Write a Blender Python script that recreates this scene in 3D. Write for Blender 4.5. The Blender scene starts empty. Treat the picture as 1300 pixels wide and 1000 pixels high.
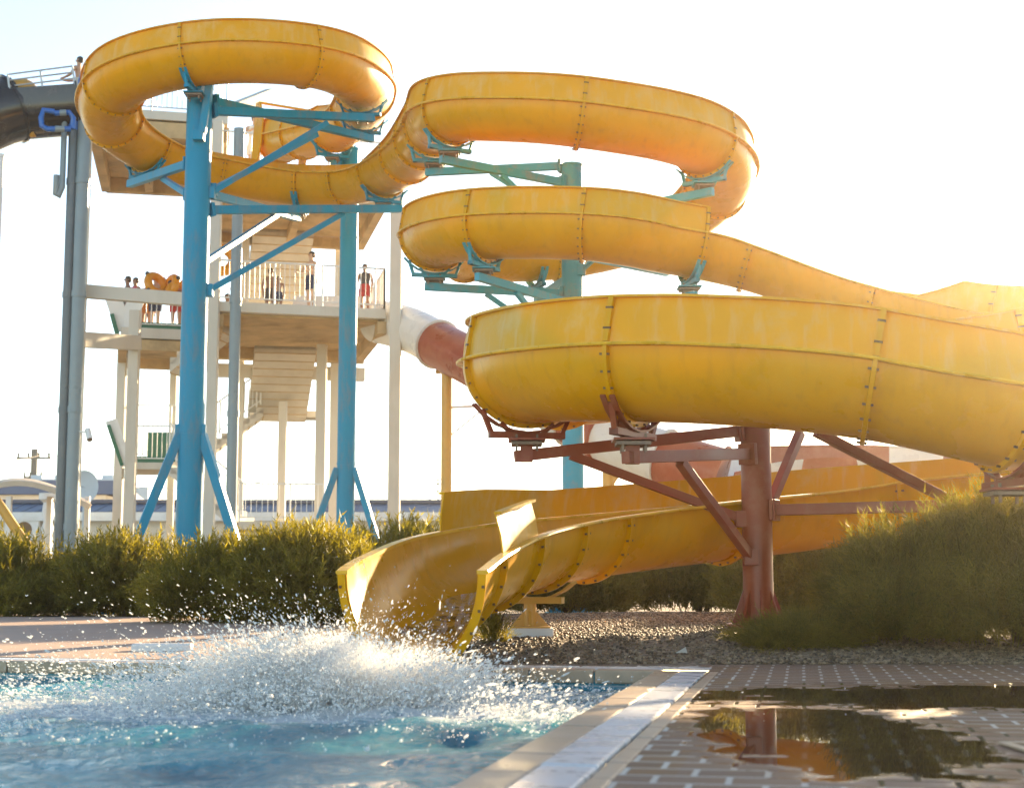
import bpy, bmesh, math, random
import numpy as np
from mathutils import Vector, Matrix, noise
R=math.radians
random.seed(7); rng=np.random.default_rng(7)
scene=bpy.context.scene; COL=scene.collection
PITCH=R(7.07); FPX=1984.0; CAMZ=0.6
CP,SP=math.cos(PITCH),math.sin(PITCH)
def at(px,py,Y):
    """a point at depth Y metres from the photographer, from where it stands in the survey picture"""
    u=(px-650)/FPX; v=(500-py)/FPX
    k=Y/(CP-v*SP)
    return Vector((u*k,Y,CAMZ+k*(SP+v*CP)))
def atz(px,Y,z):
    dep=Y*CP+(z-CAMZ)*SP
    return Vector(((px-650)/FPX*dep,Y,z))
# ------------------------------------------------------------------ object helpers
def tag(o,label=None,cat=None,group=None,kind=None):
    if label:o['label']=label
    if cat:o['category']=cat
    if group:o['group']=group
    if kind:o['kind']=kind
    return o
def thing(name,label,cat,loc=(0,0,0),group=None,rz=0):
    o=bpy.data.objects.new(name,None); COL.objects.link(o); o.location=loc; o.rotation_euler=(0,0,rz)
    o.empty_display_size=.2
    return tag(o,label,cat,group)
class MB:
    def __init__(s): s.v=[];s.f=[];s.m=[];s.n=0
    def add(s,v,f,mi=0):
        b=s.n; s.v.extend([tuple(p) for p in v]); s.n+=len(v)
        for q in f: s.f.append(tuple(i+b for i in q)); s.m.append(mi)
    def box(s,c,sz,M=None,mi=0):
        h=[x/2 for x in sz]; pts=[]
        for z in(-1,1):
            for y in(-1,1):
                for x in(-1,1):
                    p=Vector((x*h[0],y*h[1],z*h[2]))
                    if M is not None:p=M@p
                    pts.append(p+Vector(c))
        s.add(pts,[(0,2,3,1),(4,5,7,6),(0,1,5,4),(2,6,7,3),(0,4,6,2),(1,3,7,5)],mi)
    def bar(s,a,b,w,h=None,mi=0,up=(0,0,1)):
        a=Vector(a);b=Vector(b);h=w if h is None else h
        d=b-a; L=d.length
        if L<1e-6:return
        z=d/L; u=Vector(up)
        if abs(z.dot(u))>.97:u=Vector((0,1,0))
        x=z.cross(u).normalized(); y=x.cross(z)
        M=Matrix((x,y,z)).transposed()
        s.box((a+b)/2,(w,h,L),M,mi)
    def tube(s,pts,r,n=12,mi=0,cap=True):
        pts=[Vector(p) for p in pts]; rr=r if hasattr(r,'__len__') else [r]*len(pts)
        rings=[];px=None
        for i,p in enumerate(pts):
            t=(pts[min(i+1,len(pts)-1)]-pts[max(i-1,0)]).normalized()
            if px is None:
                u=Vector((0,0,1)) if abs(t.z)<.9 else Vector((1,0,0))
                x=t.cross(u).normalized()
            else:
                x=(px-t*px.dot(t)).normalized()
            px=x; y=t.cross(x)
            rings.append([p+(x*math.cos(2*math.pi*k/n)+y*math.sin(2*math.pi*k/n))*rr[i] for k in range(n)])
        v=[q for r_ in rings for q in r_]; f=[]
        for i in range(len(rings)-1):
            for k in range(n):
                k2=(k+1)%n
                f.append((i*n+k,i*n+k2,(i+1)*n+k2,(i+1)*n+k))
        if cap:
            f.append(tuple(range(n-1,-1,-1))); f.append(tuple((len(rings)-1)*n+k for k in range(n)))
        s.add(v,f,mi)
    def prism(s,poly,z0,z1,mi=0):
        n=len(poly)
        v=[(p[0],p[1],z0) for p in poly]+[(p[0],p[1],z1) for p in poly]
        f=[tuple(range(n-1,-1,-1)),tuple(range(n,2*n))]+[(i,(i+1)%n,n+(i+1)%n,n+i) for i in range(n)]
        s.add(v,f,mi)
    def sweep(s,rings,closed=True,caps=True,mi=0):
        n=len(rings[0]); v=[p for r_ in rings for p in r_]; f=[]
        m=n if closed else n-1
        for i in range(len(rings)-1):
            for k in range(m):
                k2=(k+1)%n
                f.append((i*n+k,i*n+k2,(i+1)*n+k2,(i+1)*n+k))
        if caps and closed:
            f.append(tuple(range(n-1,-1,-1))); f.append(tuple((len(rings)-1)*n+k for k in range(n)))
        s.add(v,f,mi)
    def ellipsoid(s,c,r,n=14,m=9,mi=0,z0=-1):
        v=[];f=[]
        for i in range(m+1):
            th=-math.pi/2+math.pi*i/m
            for k in range(n):
                a=2*math.pi*k/n
                v.append((c[0]+r[0]*math.cos(th)*math.cos(a),c[1]+r[1]*math.cos(th)*math.sin(a),c[2]+r[2]*max(z0,math.sin(th))))
        for i in range(m):
            for k in range(n):
                f.append((i*n+k,i*n+(k+1)%n,(i+1)*n+(k+1)%n,(i+1)*n+k))
        s.add(v,f,mi)
    def build(s,name,mats,parent=None,smooth=False,sharp=40,local=True,bevel=0):
        me=bpy.data.meshes.new(name)
        off=Vector((0,0,0))
        if parent is not None and local: 
            off=Vector(parent.location)
            q=parent
            while q.parent is not None: q=q.parent; off=off+Vector(q.location)
        me.from_pydata([(p[0]-off.x,p[1]-off.y,p[2]-off.z) for p in s.v],[],s.f)
        if not isinstance(mats,(list,tuple)):mats=[mats]
        for m in mats: me.materials.append(m)
        me.polygons.foreach_set('material_index',s.m)
        bm=bmesh.new(); bm.from_mesh(me); bmesh.ops.recalc_face_normals(bm,faces=bm.faces); bm.to_mesh(me); bm.free()
        if smooth:
            me.polygons.foreach_set('use_smooth',[True]*len(me.polygons))
            me.set_sharp_from_angle(angle=R(sharp))
        me.update()
        o=bpy.data.objects.new(name,me); COL.objects.link(o)
        if parent is not None:o.parent=parent
        if bevel:
            b=o.modifiers.new('bevel','BEVEL'); b.width=bevel; b.segments=2; b.limit_method='ANGLE'
        return o
def np_mesh(name,V,F,mats,parent=None,mi=None,smooth=False):
    me=bpy.data.meshes.new(name)
    V=np.asarray(V,dtype=np.float32); F=np.asarray(F,dtype=np.int32); k=F.shape[1]
    me.vertices.add(len(V)); me.vertices.foreach_set('co',V.ravel())
    me.loops.add(F.size); me.loops.foreach_set('vertex_index',F.ravel())
    me.polygons.add(len(F)); me.polygons.foreach_set('loop_start',np.arange(0,F.size,k,dtype=np.int32))
    me.polygons.foreach_set('loop_total',np.full(len(F),k,dtype=np.int32))
    if not isinstance(mats,(list,tuple)):mats=[mats]
    for m in mats: me.materials.append(m)
    if mi is not None: me.polygons.foreach_set('material_index',np.asarray(mi,dtype=np.int32))
    if smooth: me.polygons.foreach_set('use_smooth',np.ones(len(F),dtype=bool))
    me.update(calc_edges=True); me.validate()
    o=bpy.data.objects.new(name,me); COL.objects.link(o)
    if parent is not None:o.parent=parent
    return o
def copy_tree(o,parent=None):
    c=o.copy(); COL.objects.link(c)
    if parent is not None:c.parent=parent
    for ch in list(o.children): copy_tree(ch,c)
    return c
# ------------------------------------------------------------------ materials
def newmat(name):
    m=bpy.data.materials.new(name); m.use_nodes=True
    nt=m.node_tree; nt.nodes.clear()
    out=nt.nodes.new('ShaderNodeOutputMaterial')
    return m,nt,nt.nodes,nt.links,out
def N(nt,t,**k):
    n=nt.nodes.new(t)
    for a,b in k.items():
        if a in n.inputs: n.inputs[a].default_value=b
        else: setattr(n,a,b)
    return n
def ramp(nt,stops,src,interp='LINEAR'):
    r=nt.nodes.new('ShaderNodeValToRGB'); r.color_ramp.interpolation=interp
    e=r.color_ramp.elements
    while len(e)<len(stops): e.new(.5)
    for i,(p,c) in enumerate(stops):
        e[i].position=p; e[i].color=(c if hasattr(c,'__len__') else (c,c,c))+(1,) if (not hasattr(c,'__len__') or len(c)==3) else c
        if not hasattr(c,'__len__'): e[i].color=(c,c,c,1)
    nt.links.new(src,r.inputs[0]); return r
def mixc(nt,fac,a,b,blend='MIX'):
    n=nt.nodes.new('ShaderNodeMix'); n.data_type='RGBA'; n.blend_type=blend
    for sock,val in((n.inputs[0],fac),(n.inputs[6],a),(n.inputs[7],b)):
        if isinstance(val,bpy.types.NodeSocket): nt.links.new(val,sock)
        elif hasattr(val,'__len__'): sock.default_value=tuple(val)+(1,) if len(val)==3 else val
        else: sock.default_value=val
    return n.outputs[2]
def simple(name,col,rough=.5,metal=0,var=.12,scale=3,bump=.0,bscale=40,dirt=None,dirt_amt=.3,dirt_scale=1.5,spec=.5,coat=0,transl=0,stretch=None,streak=None):
    m,nt,ns,L,out=newmat(name)
    tc=N(nt,'ShaderNodeTexCoord'); 
    src=tc.outputs['Object']
    if stretch:
        mp=N(nt,'ShaderNodeMapping'); mp.inputs['Scale'].default_value=stretch; L.new(src,mp.inputs[0]); src=mp.outputs[0]
    n1=N(nt,'ShaderNodeTexNoise',Scale=scale,Detail=6.0,Roughness=.6); L.new(src,n1.inputs['Vector'])
    a=tuple(c*(1-var) for c in col); b=tuple(min(1,c*(1+var)) for c in col)
    r1=ramp(nt,[(.3,a),(.7,b)],n1.outputs[0])
    c=r1.outputs[0]
    if dirt:
        n2=N(nt,'ShaderNodeTexNoise',Scale=dirt_scale,Detail=9.0,Roughness=.68); L.new(src,n2.inputs['Vector'])
        r2=ramp(nt,[(.5,0.0),(.72,dirt_amt)],n2.outputs[0])
        c=mixc(nt,r2.outputs[0],c,dirt)
    if streak:
        ms=N(nt,'ShaderNodeMapping'); ms.inputs['Scale'].default_value=(6,6,.7); L.new(tc.outputs['Object'],ms.inputs[0])
        n3=N(nt,'ShaderNodeTexNoise',Scale=1.6,Detail=6.0,Roughness=.6); L.new(ms.outputs[0],n3.inputs['Vector'])
        c=mixc(nt,ramp(nt,[(.52,0.0),(.78,streak[1])],n3.outputs[0]).outputs[0],c,streak[0])
    p=N(nt,'ShaderNodeBsdfPrincipled',Roughness=rough,Metallic=metal)
    p.inputs['Specular IOR Level'].default_value=spec
    if coat: p.inputs['Coat Weight'].default_value=coat; p.inputs['Coat Roughness'].default_value=.08
    L.new(c,p.inputs['Base Color'])
    rr=ramp(nt,[(.3,max(0,rough-.1)),(.7,min(1,rough+.12))],n1.outputs[0]); L.new(rr.outputs[0],p.inputs['Roughness'])
    if bump:
        nb=N(nt,'ShaderNodeTexNoise',Scale=bscale,Detail=5.0); L.new(src,nb.inputs['Vector'])
        bp=N(nt,'ShaderNodeBump',Strength=bump,Distance=.02); L.new(nb.outputs[0],bp.inputs['Height']); L.new(bp.outputs[0],p.inputs['Normal'])
    if transl:
        t=N(nt,'ShaderNodeBsdfTranslucent'); L.new(c,t.inputs[0])
        mx=N(nt,'ShaderNodeMixShader'); mx.inputs[0].default_value=transl
        L.new(p.outputs[0],mx.inputs[1]); L.new(t.outputs[0],mx.inputs[2]); L.new(mx.outputs[0],out.inputs[0])
    else: L.new(p.outputs[0],out.inputs[0])
    return m
M={}
YEL=(.66,.30,.012)
M['yellow']=simple('yellow_fibreglass',(.76,.36,.002),rough=.28,var=.08,scale=1.2,bump=.03,bscale=9,dirt=(.66,.42,.08),dirt_amt=.35,dirt_scale=1.1,coat=.0,spec=.3,transl=.11,streak=((.50,.24,.02),.4))
M['yellow_wall']=simple('faded_yellow_fibreglass',(.76,.40,.02),rough=.42,var=.05,scale=2.0,bump=.03,bscale=14,dirt=(.74,.56,.24),dirt_amt=.6,dirt_scale=1.7,spec=.22,transl=.14,streak=((.78,.58,.28),.5))
M['yellow_rim']=simple('yellow_rim_fibreglass',(.80,.45,.03),rough=.3,var=.14,scale=4,dirt=(.30,.16,.04),dirt_amt=.5,dirt_scale=5)
M['bolt']=simple('rusty_bolt',(.16,.08,.03),rough=.6,var=.3)
M['blue']=simple('blue_painted_steel',(.0,.25,.42),rough=.42,spec=.2,var=.09,scale=1.5,bump=.02,dirt=(.25,.17,.10),dirt_amt=.5,dirt_scale=3.5,stretch=(1,1,.3))
M['paleblue']=simple('sun_faded_blue_steel',(.05,.33,.43),rough=.42,spec=.25,var=.1,scale=1.5,dirt=(.34,.19,.08),dirt_amt=.55,dirt_scale=3)
M['red']=simple('rust_red_painted_steel',(.26,.048,.018),rough=.42,var=.12,scale=2,bump=.02,dirt=(.3,.16,.1),dirt_amt=.45,dirt_scale=4)
M['rust']=simple('rusty_galvanised',(.22,.16,.12),rough=.6,var=.3,scale=12)
M['concrete']=simple('painted_concrete',(.60,.56,.49),rough=.8,var=.07,scale=1.0,bump=.1,bscale=20,dirt=(.34,.27,.18),dirt_amt=.4,dirt_scale=.7,stretch=(1,1,.35))
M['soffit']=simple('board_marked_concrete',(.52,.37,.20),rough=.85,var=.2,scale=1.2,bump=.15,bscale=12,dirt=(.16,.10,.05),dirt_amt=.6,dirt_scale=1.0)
M['rail']=simple('white_painted_railing',(.70,.69,.66),rough=.4,var=.06)
M['greyrail']=simple('grey_steel_railing',(.42,.44,.46),rough=.4,var=.06,metal=.3)
M['pipe']=simple('grey_plastic_pipe',(.20,.26,.29),rough=.35,var=.1,scale=1.2,dirt=(.3,.28,.24),dirt_amt=.4)
M['pipe_dark']=simple('dark_grey_pipe',(.10,.12,.135),rough=.35,var=.1,scale=1.2,dirt=(.25,.22,.19),dirt_amt=.4)
M['pipeblue']=simple('blue_pipe_fitting',(.015,.12,.42),rough=.3,var=.08)
M['black']=simple('black_fibreglass',(.028,.022,.022),rough=.22,var=.15,scale=1.5,coat=.3,dirt=(.09,.06,.05),dirt_amt=.5)
M['slidered']=simple('red_fibreglass',(.36,.055,.018),rough=.33,var=.1,scale=1.5,dirt=(.5,.22,.14),dirt_amt=.4,transl=.15)
M['slidewhite']=simple('white_fibreglass',(.74,.74,.72),rough=.3,var=.05,scale=1.5,dirt=(.5,.42,.32),dirt_amt=.35,transl=.15)
M['post']=simple('orange_yellow_steel',(.62,.33,.06),rough=.45,var=.08,scale=2,dirt=(.35,.2,.08),dirt_amt=.3)
M['green']=simple('green_painted_metal',(.02,.14,.075),rough=.5,var=.1)
M['white']=simple('white_paint',(.75,.74,.72),rough=.55,var=.05,scale=2,dirt=(.5,.45,.38),dirt_amt=.3)
M['whitewall']=simple('white_render_wall',(.74,.69,.62),rough=.85,var=.05,scale=.6,bump=.08,dirt=(.5,.42,.33),dirt_amt=.35,dirt_scale=.5)
M['roofblue']=simple('blue_sheet_roof',(.045,.095,.17),rough=.5,var=.12,scale=.8)
M['roofdark']=simple('slate_grey_roof',(.12,.12,.16),rough=.7,var=.15,scale=.8)
M['canopy']=simple('cream_canopy_sheet',(.68,.58,.46),rough=.5,var=.06,transl=.35)
M['glass']=simple('dark_window_glass',(.05,.07,.09),rough=.08,var=.1,spec=.8)
M['dish']=simple('pale_grey_dish',(.45,.52,.58),rough=.5,var=.06)
M['wood']=simple('tarred_wood',(.10,.085,.075),rough=.8,var=.2)
M['ring']=simple('orange_yellow_vinyl',(.80,.34,.02),rough=.25,var=.05,transl=.25)
M['hair']=simple('dark_hair',(.02,.014,.01),rough=.5,var=.2)
M['fairhair']=simple('brown_hair',(.09,.05,.025),rough=.5,var=.2)
for i,c in enumerate([(.46,.25,.15),(.34,.17,.10),(.58,.36,.24),(.26,.13,.08)]): M['skin%d'%i]=simple('skin_tone_%s'%'abcd'[i],c,rough=.5,var=.05)
for nm,c in dict(navy=(.02,.03,.09),crimson=(.45,.03,.03),pink=(.62,.10,.16),teal=(.03,.30,.30),charcoal=(.05,.05,.055),orange=(.6,.2,.03),white=(.7,.7,.68)).items():
    M['cloth_'+nm]=simple(nm+'_cloth',c,rough=.8,var=.08)
# ------------------------------------------------------------------ water slide (one long flume)
RADT=[(0,.57),(10.5,.57),(14.5,.53),(18,.53),(21,.57),(33,.57),(36,.60),(48,.57),(49,.53),(50,.49)]
DEPT=[(0,1),(47.3,1),(49,1.15),(50,1.42)]
def DP(t): return float(np.interp(t,[a for a,_ in DEPT],[b for _,b in DEPT]))
def RA(t): return float(np.interp(t,[a for a,_ in RADT],[b for _,b in RADT]))
CPS=[(-5.75,37.6,11.62),(-5.0,36.3,11.35),(-4.05,34.6,11.05),(-3.28,32.6,10.86),(-2.98,30.2,10.62),(-3.65,28.27,10.44),(-5.42,27.5,10.27),(-7.19,28.23,10.10),
(-7.92,30.0,9.86),(-7.19,31.77,9.6),(-5.42,32.5,9.36),(-4.1,32.45,9.22),(-2.95,31.6,9.1),(-2.0,29.6,8.98),(-1.45,27.3,8.76),(-1.09,24.96,8.38),(-.2,23.94,8.12),
(1.14,23.54,7.89),(2.88,24.26,7.75),(3.6,26.0,7.6),(2.88,27.74,7.22),(1.14,28.46,6.88),(-.6,27.74,6.66),(-1.32,26.0,6.5),(-.6,24.26,6.32),(1.14,23.54,6.16),(2.4,23.75,6.0),
(3.7,23.9,5.76),(5.3,23.4,5.12),(6.9,22.3,4.5),(7.9,20.6,4.15),(7.5,18.9,3.9),(6.0,18.0,3.45),(4.2,17.9,3.28),(2.4,17.85,3.2),(.75,17.2,2.98),(.1,15.6,2.83),(.75,14.0,2.69),
(1.9,13.35,2.58),(3.05,13.05,2.42),(4.1,12.9,2.17),(5.4,13.4,1.95),(6.1,14.7,1.85),(5.6,16.2,1.78),(4.1,16.95,1.68),(2.55,16.5,1.50),(1.25,15.75,1.34),(.35,14.8,1.2),(-.28,13.6,1.03),(-.60,12.4,.84),(-.72,11.3,.70)]
LW=[(0,.38),(2.6,.38),(4,.42),(12,.42),(13.6,0),(27.6,0),(28.4,.16),(30,.18),(32,.34),(34.2,0),(48.05,0),(48.06,.31),(48.95,.33),(48.96,0)]
RW=[(0,.38),(2.2,.3),(3,0),(12.3,0),(13.4,.28),(14.2,.42),(26.35,.42),(26.36,0),(28.5,0),(28.9,.40),(31,.40),(31.4,0),(34,0),(35,.42),(41,.42),(43,.28),(46.5,.28),(47.2,.34),(47.72,.36),(47.73,0)]
JOINTS=[0,1,2,2.9,3.6,5.15,6.22,7.3,8.1,8.75,9.6,10.7,11.5,12.3,12.95,13.6,14.3,15.2,16.95,18.2,19.3,20.2,21.2,22.2,23.2,24.15,25.0,26.35,27.0,28.2,29.2,30.2,31.2,32.2,33.2,34.2,35.2,36.25,37.35,39.0,40.0,41,42,43,44.0,45.3,46.6,47.25,48.02,49.0,50]
def cat(t):
    n=len(CPS); i=min(int(t),n-2); f=t-i
    p=[Vector(CPS[max(0,min(n-1,i+k))]) for k in(-1,0,1,2)]
    a=2*p[1]; b=p[2]-p[0]; c=2*p[0]-5*p[1]+4*p[2]-p[3]; d=-p[0]+3*p[1]-3*p[2]+p[3]
    return .5*(a+b*f+c*f*f+d*f**3)
def frame(t):
    n=len(CPS)-1; a=max(0,t-.03); b=min(n,t+.03)
    c=cat(t); T=(cat(b)-cat(a)).normalized(); S=T.cross(Vector((0,0,1))).normalized(); U=S.cross(T)
    return c,T,S,U
def wall_h(tab,t): return float(np.interp(t,[a for a,_ in tab],[b for _,b in tab]))
def steps(t0,t1):
    L=(cat(t1)-cat(t0)).length; n=max(3,int(L/.16)); return [t0+(t1-t0)*i/n for i in range(n+1)]
slide=thing('water_slide','long winding yellow water slide flume with a splashing mouth at the pool','water slide',(2.3,15.6,0))
NA=22; TH=.014
def trough_rings(ts):
    rings=[]
    for t in ts:
        r=RA(t)
        c,T,S,U=frame(t)
        q=DP(t); ring=[c+(S*math.cos(a)-U*math.sin(a)*q)*r for a in np.linspace(0,math.pi,NA)]
        ring+=[c+(S*math.cos(a)-U*math.sin(a)*q)*(r-TH) for a in np.linspace(math.pi,0,NA)]
        rings.append(ring)
    return rings
def strip(ts,prof):
    """sweep a closed profile of (side offset, height) pairs; prof(t) -> list"""
    rings=[]
    for t in ts:
        c,T,S,U=frame(t); rings.append([c+S*x+U*y for x,y in prof(t)])
    return rings
for a,b in zip(JOINTS[:-1],JOINTS[1:]):
    ts=steps(a,b)
    m=MB(); m.sweep(trough_rings(ts))
    sec=m.build('flume_section',M['yellow'],slide,smooth=True)
    # rolled rims / horizontal bolting lips
    for sg in(1,-1):
        m=MB(); m.sweep(strip(ts,lambda t:[(sg*(RA(t)-.02),-.002),(sg*(RA(t)+.06),-.002),(sg*(RA(t)+.068),.012),(sg*(RA(t)+.06),.026),(sg*(RA(t)-.02),.026)]))
        m.build('rim',M['yellow_rim'],sec,smooth=True,sharp=50)
    for tab,sg in((RW,1),(LW,-1)):
        tt=[t for t in sorted(set(ts+[x for x,_ in tab if a<=x<=b])) if wall_h(tab,t)>.03]
        if len(tt)<2: continue
        def prof(t):
            h=wall_h(tab,t); ln=.16*h; RAD=RA(t)
            xs=[RAD,RAD-.25*ln,RAD-ln]; hs=[.028,h*.5,h]
            o=[(sg*x,y) for x,y in zip(xs,hs)]
            o+=[(sg*(RAD-ln+.045),h),(sg*(RAD-ln+.045),h+.022),(sg*(RAD-ln-.014),h+.022)]
            o+=[(sg*(x-.013),y) for x,y in zip(xs[1::-1],hs[1::-1])]
            return o
        m=MB(); m.sweep(strip(tt,prof)); m.build('side_wall',M['yellow_wall'],sec,smooth=True,sharp=35)
# joint flanges with their bolts
def joint(t,parent_name='joint_flange'):
    c,T,S,U=frame(t); RAD=RA(t)
    m=MB(); w=.022
    rings=[]
    for a_ in np.linspace(0,math.pi,NA):
        d=S*math.cos(a_)-U*math.sin(a_)*DP(t)
        rings.append([c+d*(RAD-.004)-T*w,c+d*(RAD+.05)-T*w*.9,c+d*(RAD+.05)+T*w*.9,c+d*(RAD-.004)+T*w])
    m.sweep(rings)
    for k in range(13):
        a_=math.pi*(k+.5)/13; d=S*math.cos(a_)-U*math.sin(a_)*DP(t)
        m.bar(c+d*(RAD+.032)-T*(w+.028),c+d*(RAD+.032)+T*(w+.018),.018,mi=1)
    for tab,sg in((RW,1),(LW,-1)):
        h=max(wall_h(tab,min(50,t+.02)),wall_h(tab,max(0,t-.02)))
        if h<.06: continue
        ln=.16*h
        p0=c+S*sg*(RAD+.02)+U*.03; p1=c+S*sg*(RAD-ln+.025)+U*(h+.01)
        m.bar(p0,p1,.05,.05,up=T)
        for f in(.3,.75):
            q=p0.lerp(p1,f)+S*sg*.018
            m.bar(q-T*.034,q+T*.034,.018,mi=1)
    return m
for j in JOINTS:
    joint(j).build('joint_flange',[M['yellow'],M['bolt']],slide)
# entry chute hood at the start of the ride
RAD=.57
c,T,S,U=frame(0)
m=MB()
for sg in(1,-1):
    p=[c+S*sg*(RAD+.02)-U*.75-T*.15,c+S*sg*(RAD+.02)+U*.80-T*.15,c+S*sg*(RAD+.02)+U*.82+T*.12,c+S*sg*(RAD+.02)+U*.35+T*.42,c+S*sg*(RAD+.02)-U*.2+T*.42,c+S*sg*(RAD+.02)-U*.75+T*.2]
    q=[x+S*sg*.05 for x in p]
    m.add(p+q,[tuple(range(5,-1,-1)),tuple(range(6,12))]+[(i,(i+1)%6,6+(i+1)%6,6+i) for i in range(6)])
m.bar(c+U*.80-S*(RAD+.05),c+U*.80+S*(RAD+.05),.06,.06)
m.build('entry_hood',M['yellow'],slide,bevel=.015)
# thin film of running water in the mouth
mw,nt,ns,L,out=newmat('running_water')
p=N(nt,'ShaderNodeBsdfPrincipled',Roughness=.03,IOR=1.33); p.inputs['Transmission Weight'].default_value=1; p.inputs['Base Color'].default_value=(.95,.98,1,1)
tx=N(nt,'ShaderNodeTexNoise',Scale=6.0,Detail=4.0); bp=N(nt,'ShaderNodeBump',Strength=.5,Distance=.05); L.new(tx.outputs[0],bp.inputs['Height']); L.new(bp.outputs[0],p.inputs['Normal'])
fw=N(nt,'ShaderNodeBsdfPrincipled',Roughness=.18); fw.inputs['Base Color'].default_value=(.93,.94,.93,1); L.new(bp.outputs[0],fw.inputs['Normal'])  # white streaks: froth plus the bright wet highlight painted into the film
tcw=N(nt,'ShaderNodeTexCoord'); mpw=N(nt,'ShaderNodeMapping'); mpw.inputs['Scale'].default_value=(9,.8,1); L.new(tcw.outputs['Object'],mpw.inputs[0]); nw=N(nt,'ShaderNodeTexNoise',Scale=2.2,Detail=6.0); L.new(mpw.outputs[0],nw.inputs['Vector'])
mxw=N(nt,'ShaderNodeMixShader'); L.new(ramp(nt,[(.52,.0),(.75,.45)],nw.outputs[0]).outputs[0],mxw.inputs[0]); L.new(p.outputs[0],mxw.inputs[1]); L.new(fw.outputs[0],mxw.inputs[2])
L.new(mxw.outputs[0],out.inputs[0]); M['film']=mw
rings=[]
for t in np.linspace(44.5,50,46):
    c,T,S,U=frame(t); r=RA(t)-TH-.012; sp=.42+.10*math.sin(t*5)
    up=[c+(S*math.cos(a)-U*math.sin(a)*DP(t))*r for a in np.linspace(math.pi/2-sp,math.pi/2+sp*1.1,12)]
    lo=[c+(S*math.cos(a)-U*math.sin(a)*DP(t))*(r+.006) for a in np.linspace(math.pi/2+sp*1.1,math.pi/2-sp,12)]
    rings.append(up+lo)
end=rings[-1]; c,T,S,U=frame(50)
for k in range(1,9):
    d=T*.045*k-Vector((0,0,.006*k*k)); rings.append([p_+d for p_ in end])
m=MB(); m.sweep(rings); tag(m.build('running_water',mw,smooth=True),kind='stuff')

# ------------------------------------------------------------------ supports
def saddle(m,t,mi=0,mi2=0):
    """steel cradle that grips the trough at joint t; returns the point an arm bolts to"""
    c,T,S,U=frame(t); RAD=RA(t); r=RAD+.055
    up=Vector((0,0,1)); b=c-U*(r+.06)
    arc=[c+(S*math.cos(a)-U*math.sin(a))*(RAD+.085) for a in np.linspace(R(38),R(142),9)]
    for sg in(-1,1):
        off=T*sg*.045
        for q0,q1 in zip(arc[:-1],arc[1:]): m.bar(q0+off,q1+off,.02,.05,mi=mi,up=T)
    for sg in(1,-1):
        e=b+S*sg*.36
        m.bar(e-S*sg*.05,e+S*sg*.02,.08,.06,mi=mi)
        m.bar(e+U*.02,c+S*sg*r*math.cos(R(46))-U*r*math.sin(R(46)),.05,.04,mi=mi)
        m.bar(e-S*sg*.22,c+S*sg*r*math.cos(R(66))-U*r*math.sin(R(66)),.05,.04,mi=mi)
    m.bar(b-S*.38,b+S*.38,.09,.06,mi=mi)
    m.box(b-U*.085,(.30,.30,.03),mi=mi2); m.box(b-U*.05,(.36,.36,.02),mi=mi)
    for dx in(-.1,.1):
        for dy in(-.1,.1): m.bar(b+Vector((dx,dy,-.16)),b+Vector((dx,dy,.0)),.022,mi=mi2)
    return b-U*.14
def pole_mesh(x,y,z0,z1,r,mats,parent,cap=True,name='pole'):
    m=MB(); zs=[z0]; 
    m.tube([(x,y,z0),(x,y,z1)],r,28)
    m.tube([(x,y,z1-.02),(x,y,z1+.015)],r+.012,28)
    k=z0+3.2
    while k<z1-1: m.tube([(x,y,k),(x,y,k+.05)],r+.006,28); k+=5.2
    return m.build(name,mats,parent,smooth=True)
def arm(col,p,q,mat,w=.13,h=.15,name='arm'):
    m=MB(); m.bar(p,q,w,h); d=(Vector(q)-Vector(p)).normalized()
    m.bar(Vector(p)-d*.01,Vector(p)+d*.025,w+.10,h+.10)
    m.bar(Vector(p)+d*.03,Vector(p)+d*.05,w+.10,h+.10)
    return m.build(name,mat,col,bevel=.006)
def saddle_part(col,t,mat,arm_from=None,matarm=None,name='cradle'):
    m=MB(); p=saddle(m,t,0,1); o=m.build(name,[mat,M['rust']],col); return p
def flare(col,x,y,z,r,mat,h=.55,n=8,w=.34):
    m=MB()
    m.tube([(x,y,z),(x,y,z+.03)],r+w,24)
    for k in range(n):
        a=2*math.pi*k/n; d=Vector((math.cos(a),math.sin(a),0)); s=Vector((-d.y,d.x,0))*.012
        o=Vector((x,y,z+.03))
        tri=[o+d*(r-.005),o+d*(r+w-.05),o+d*(r-.005)+Vector((0,0,h))]
        m.add([q-s for q in tri]+[q+s for q in tri],[(0,2,1),(3,4,5),(0,1,4,3),(1,2,5,4),(2,0,3,5)])
    m.build('base_plate',mat,col)
def rim_dir(x,y,q,r): 
    d=Vector((q[0]-x,q[1]-y,0)).normalized(); return d*r
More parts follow.
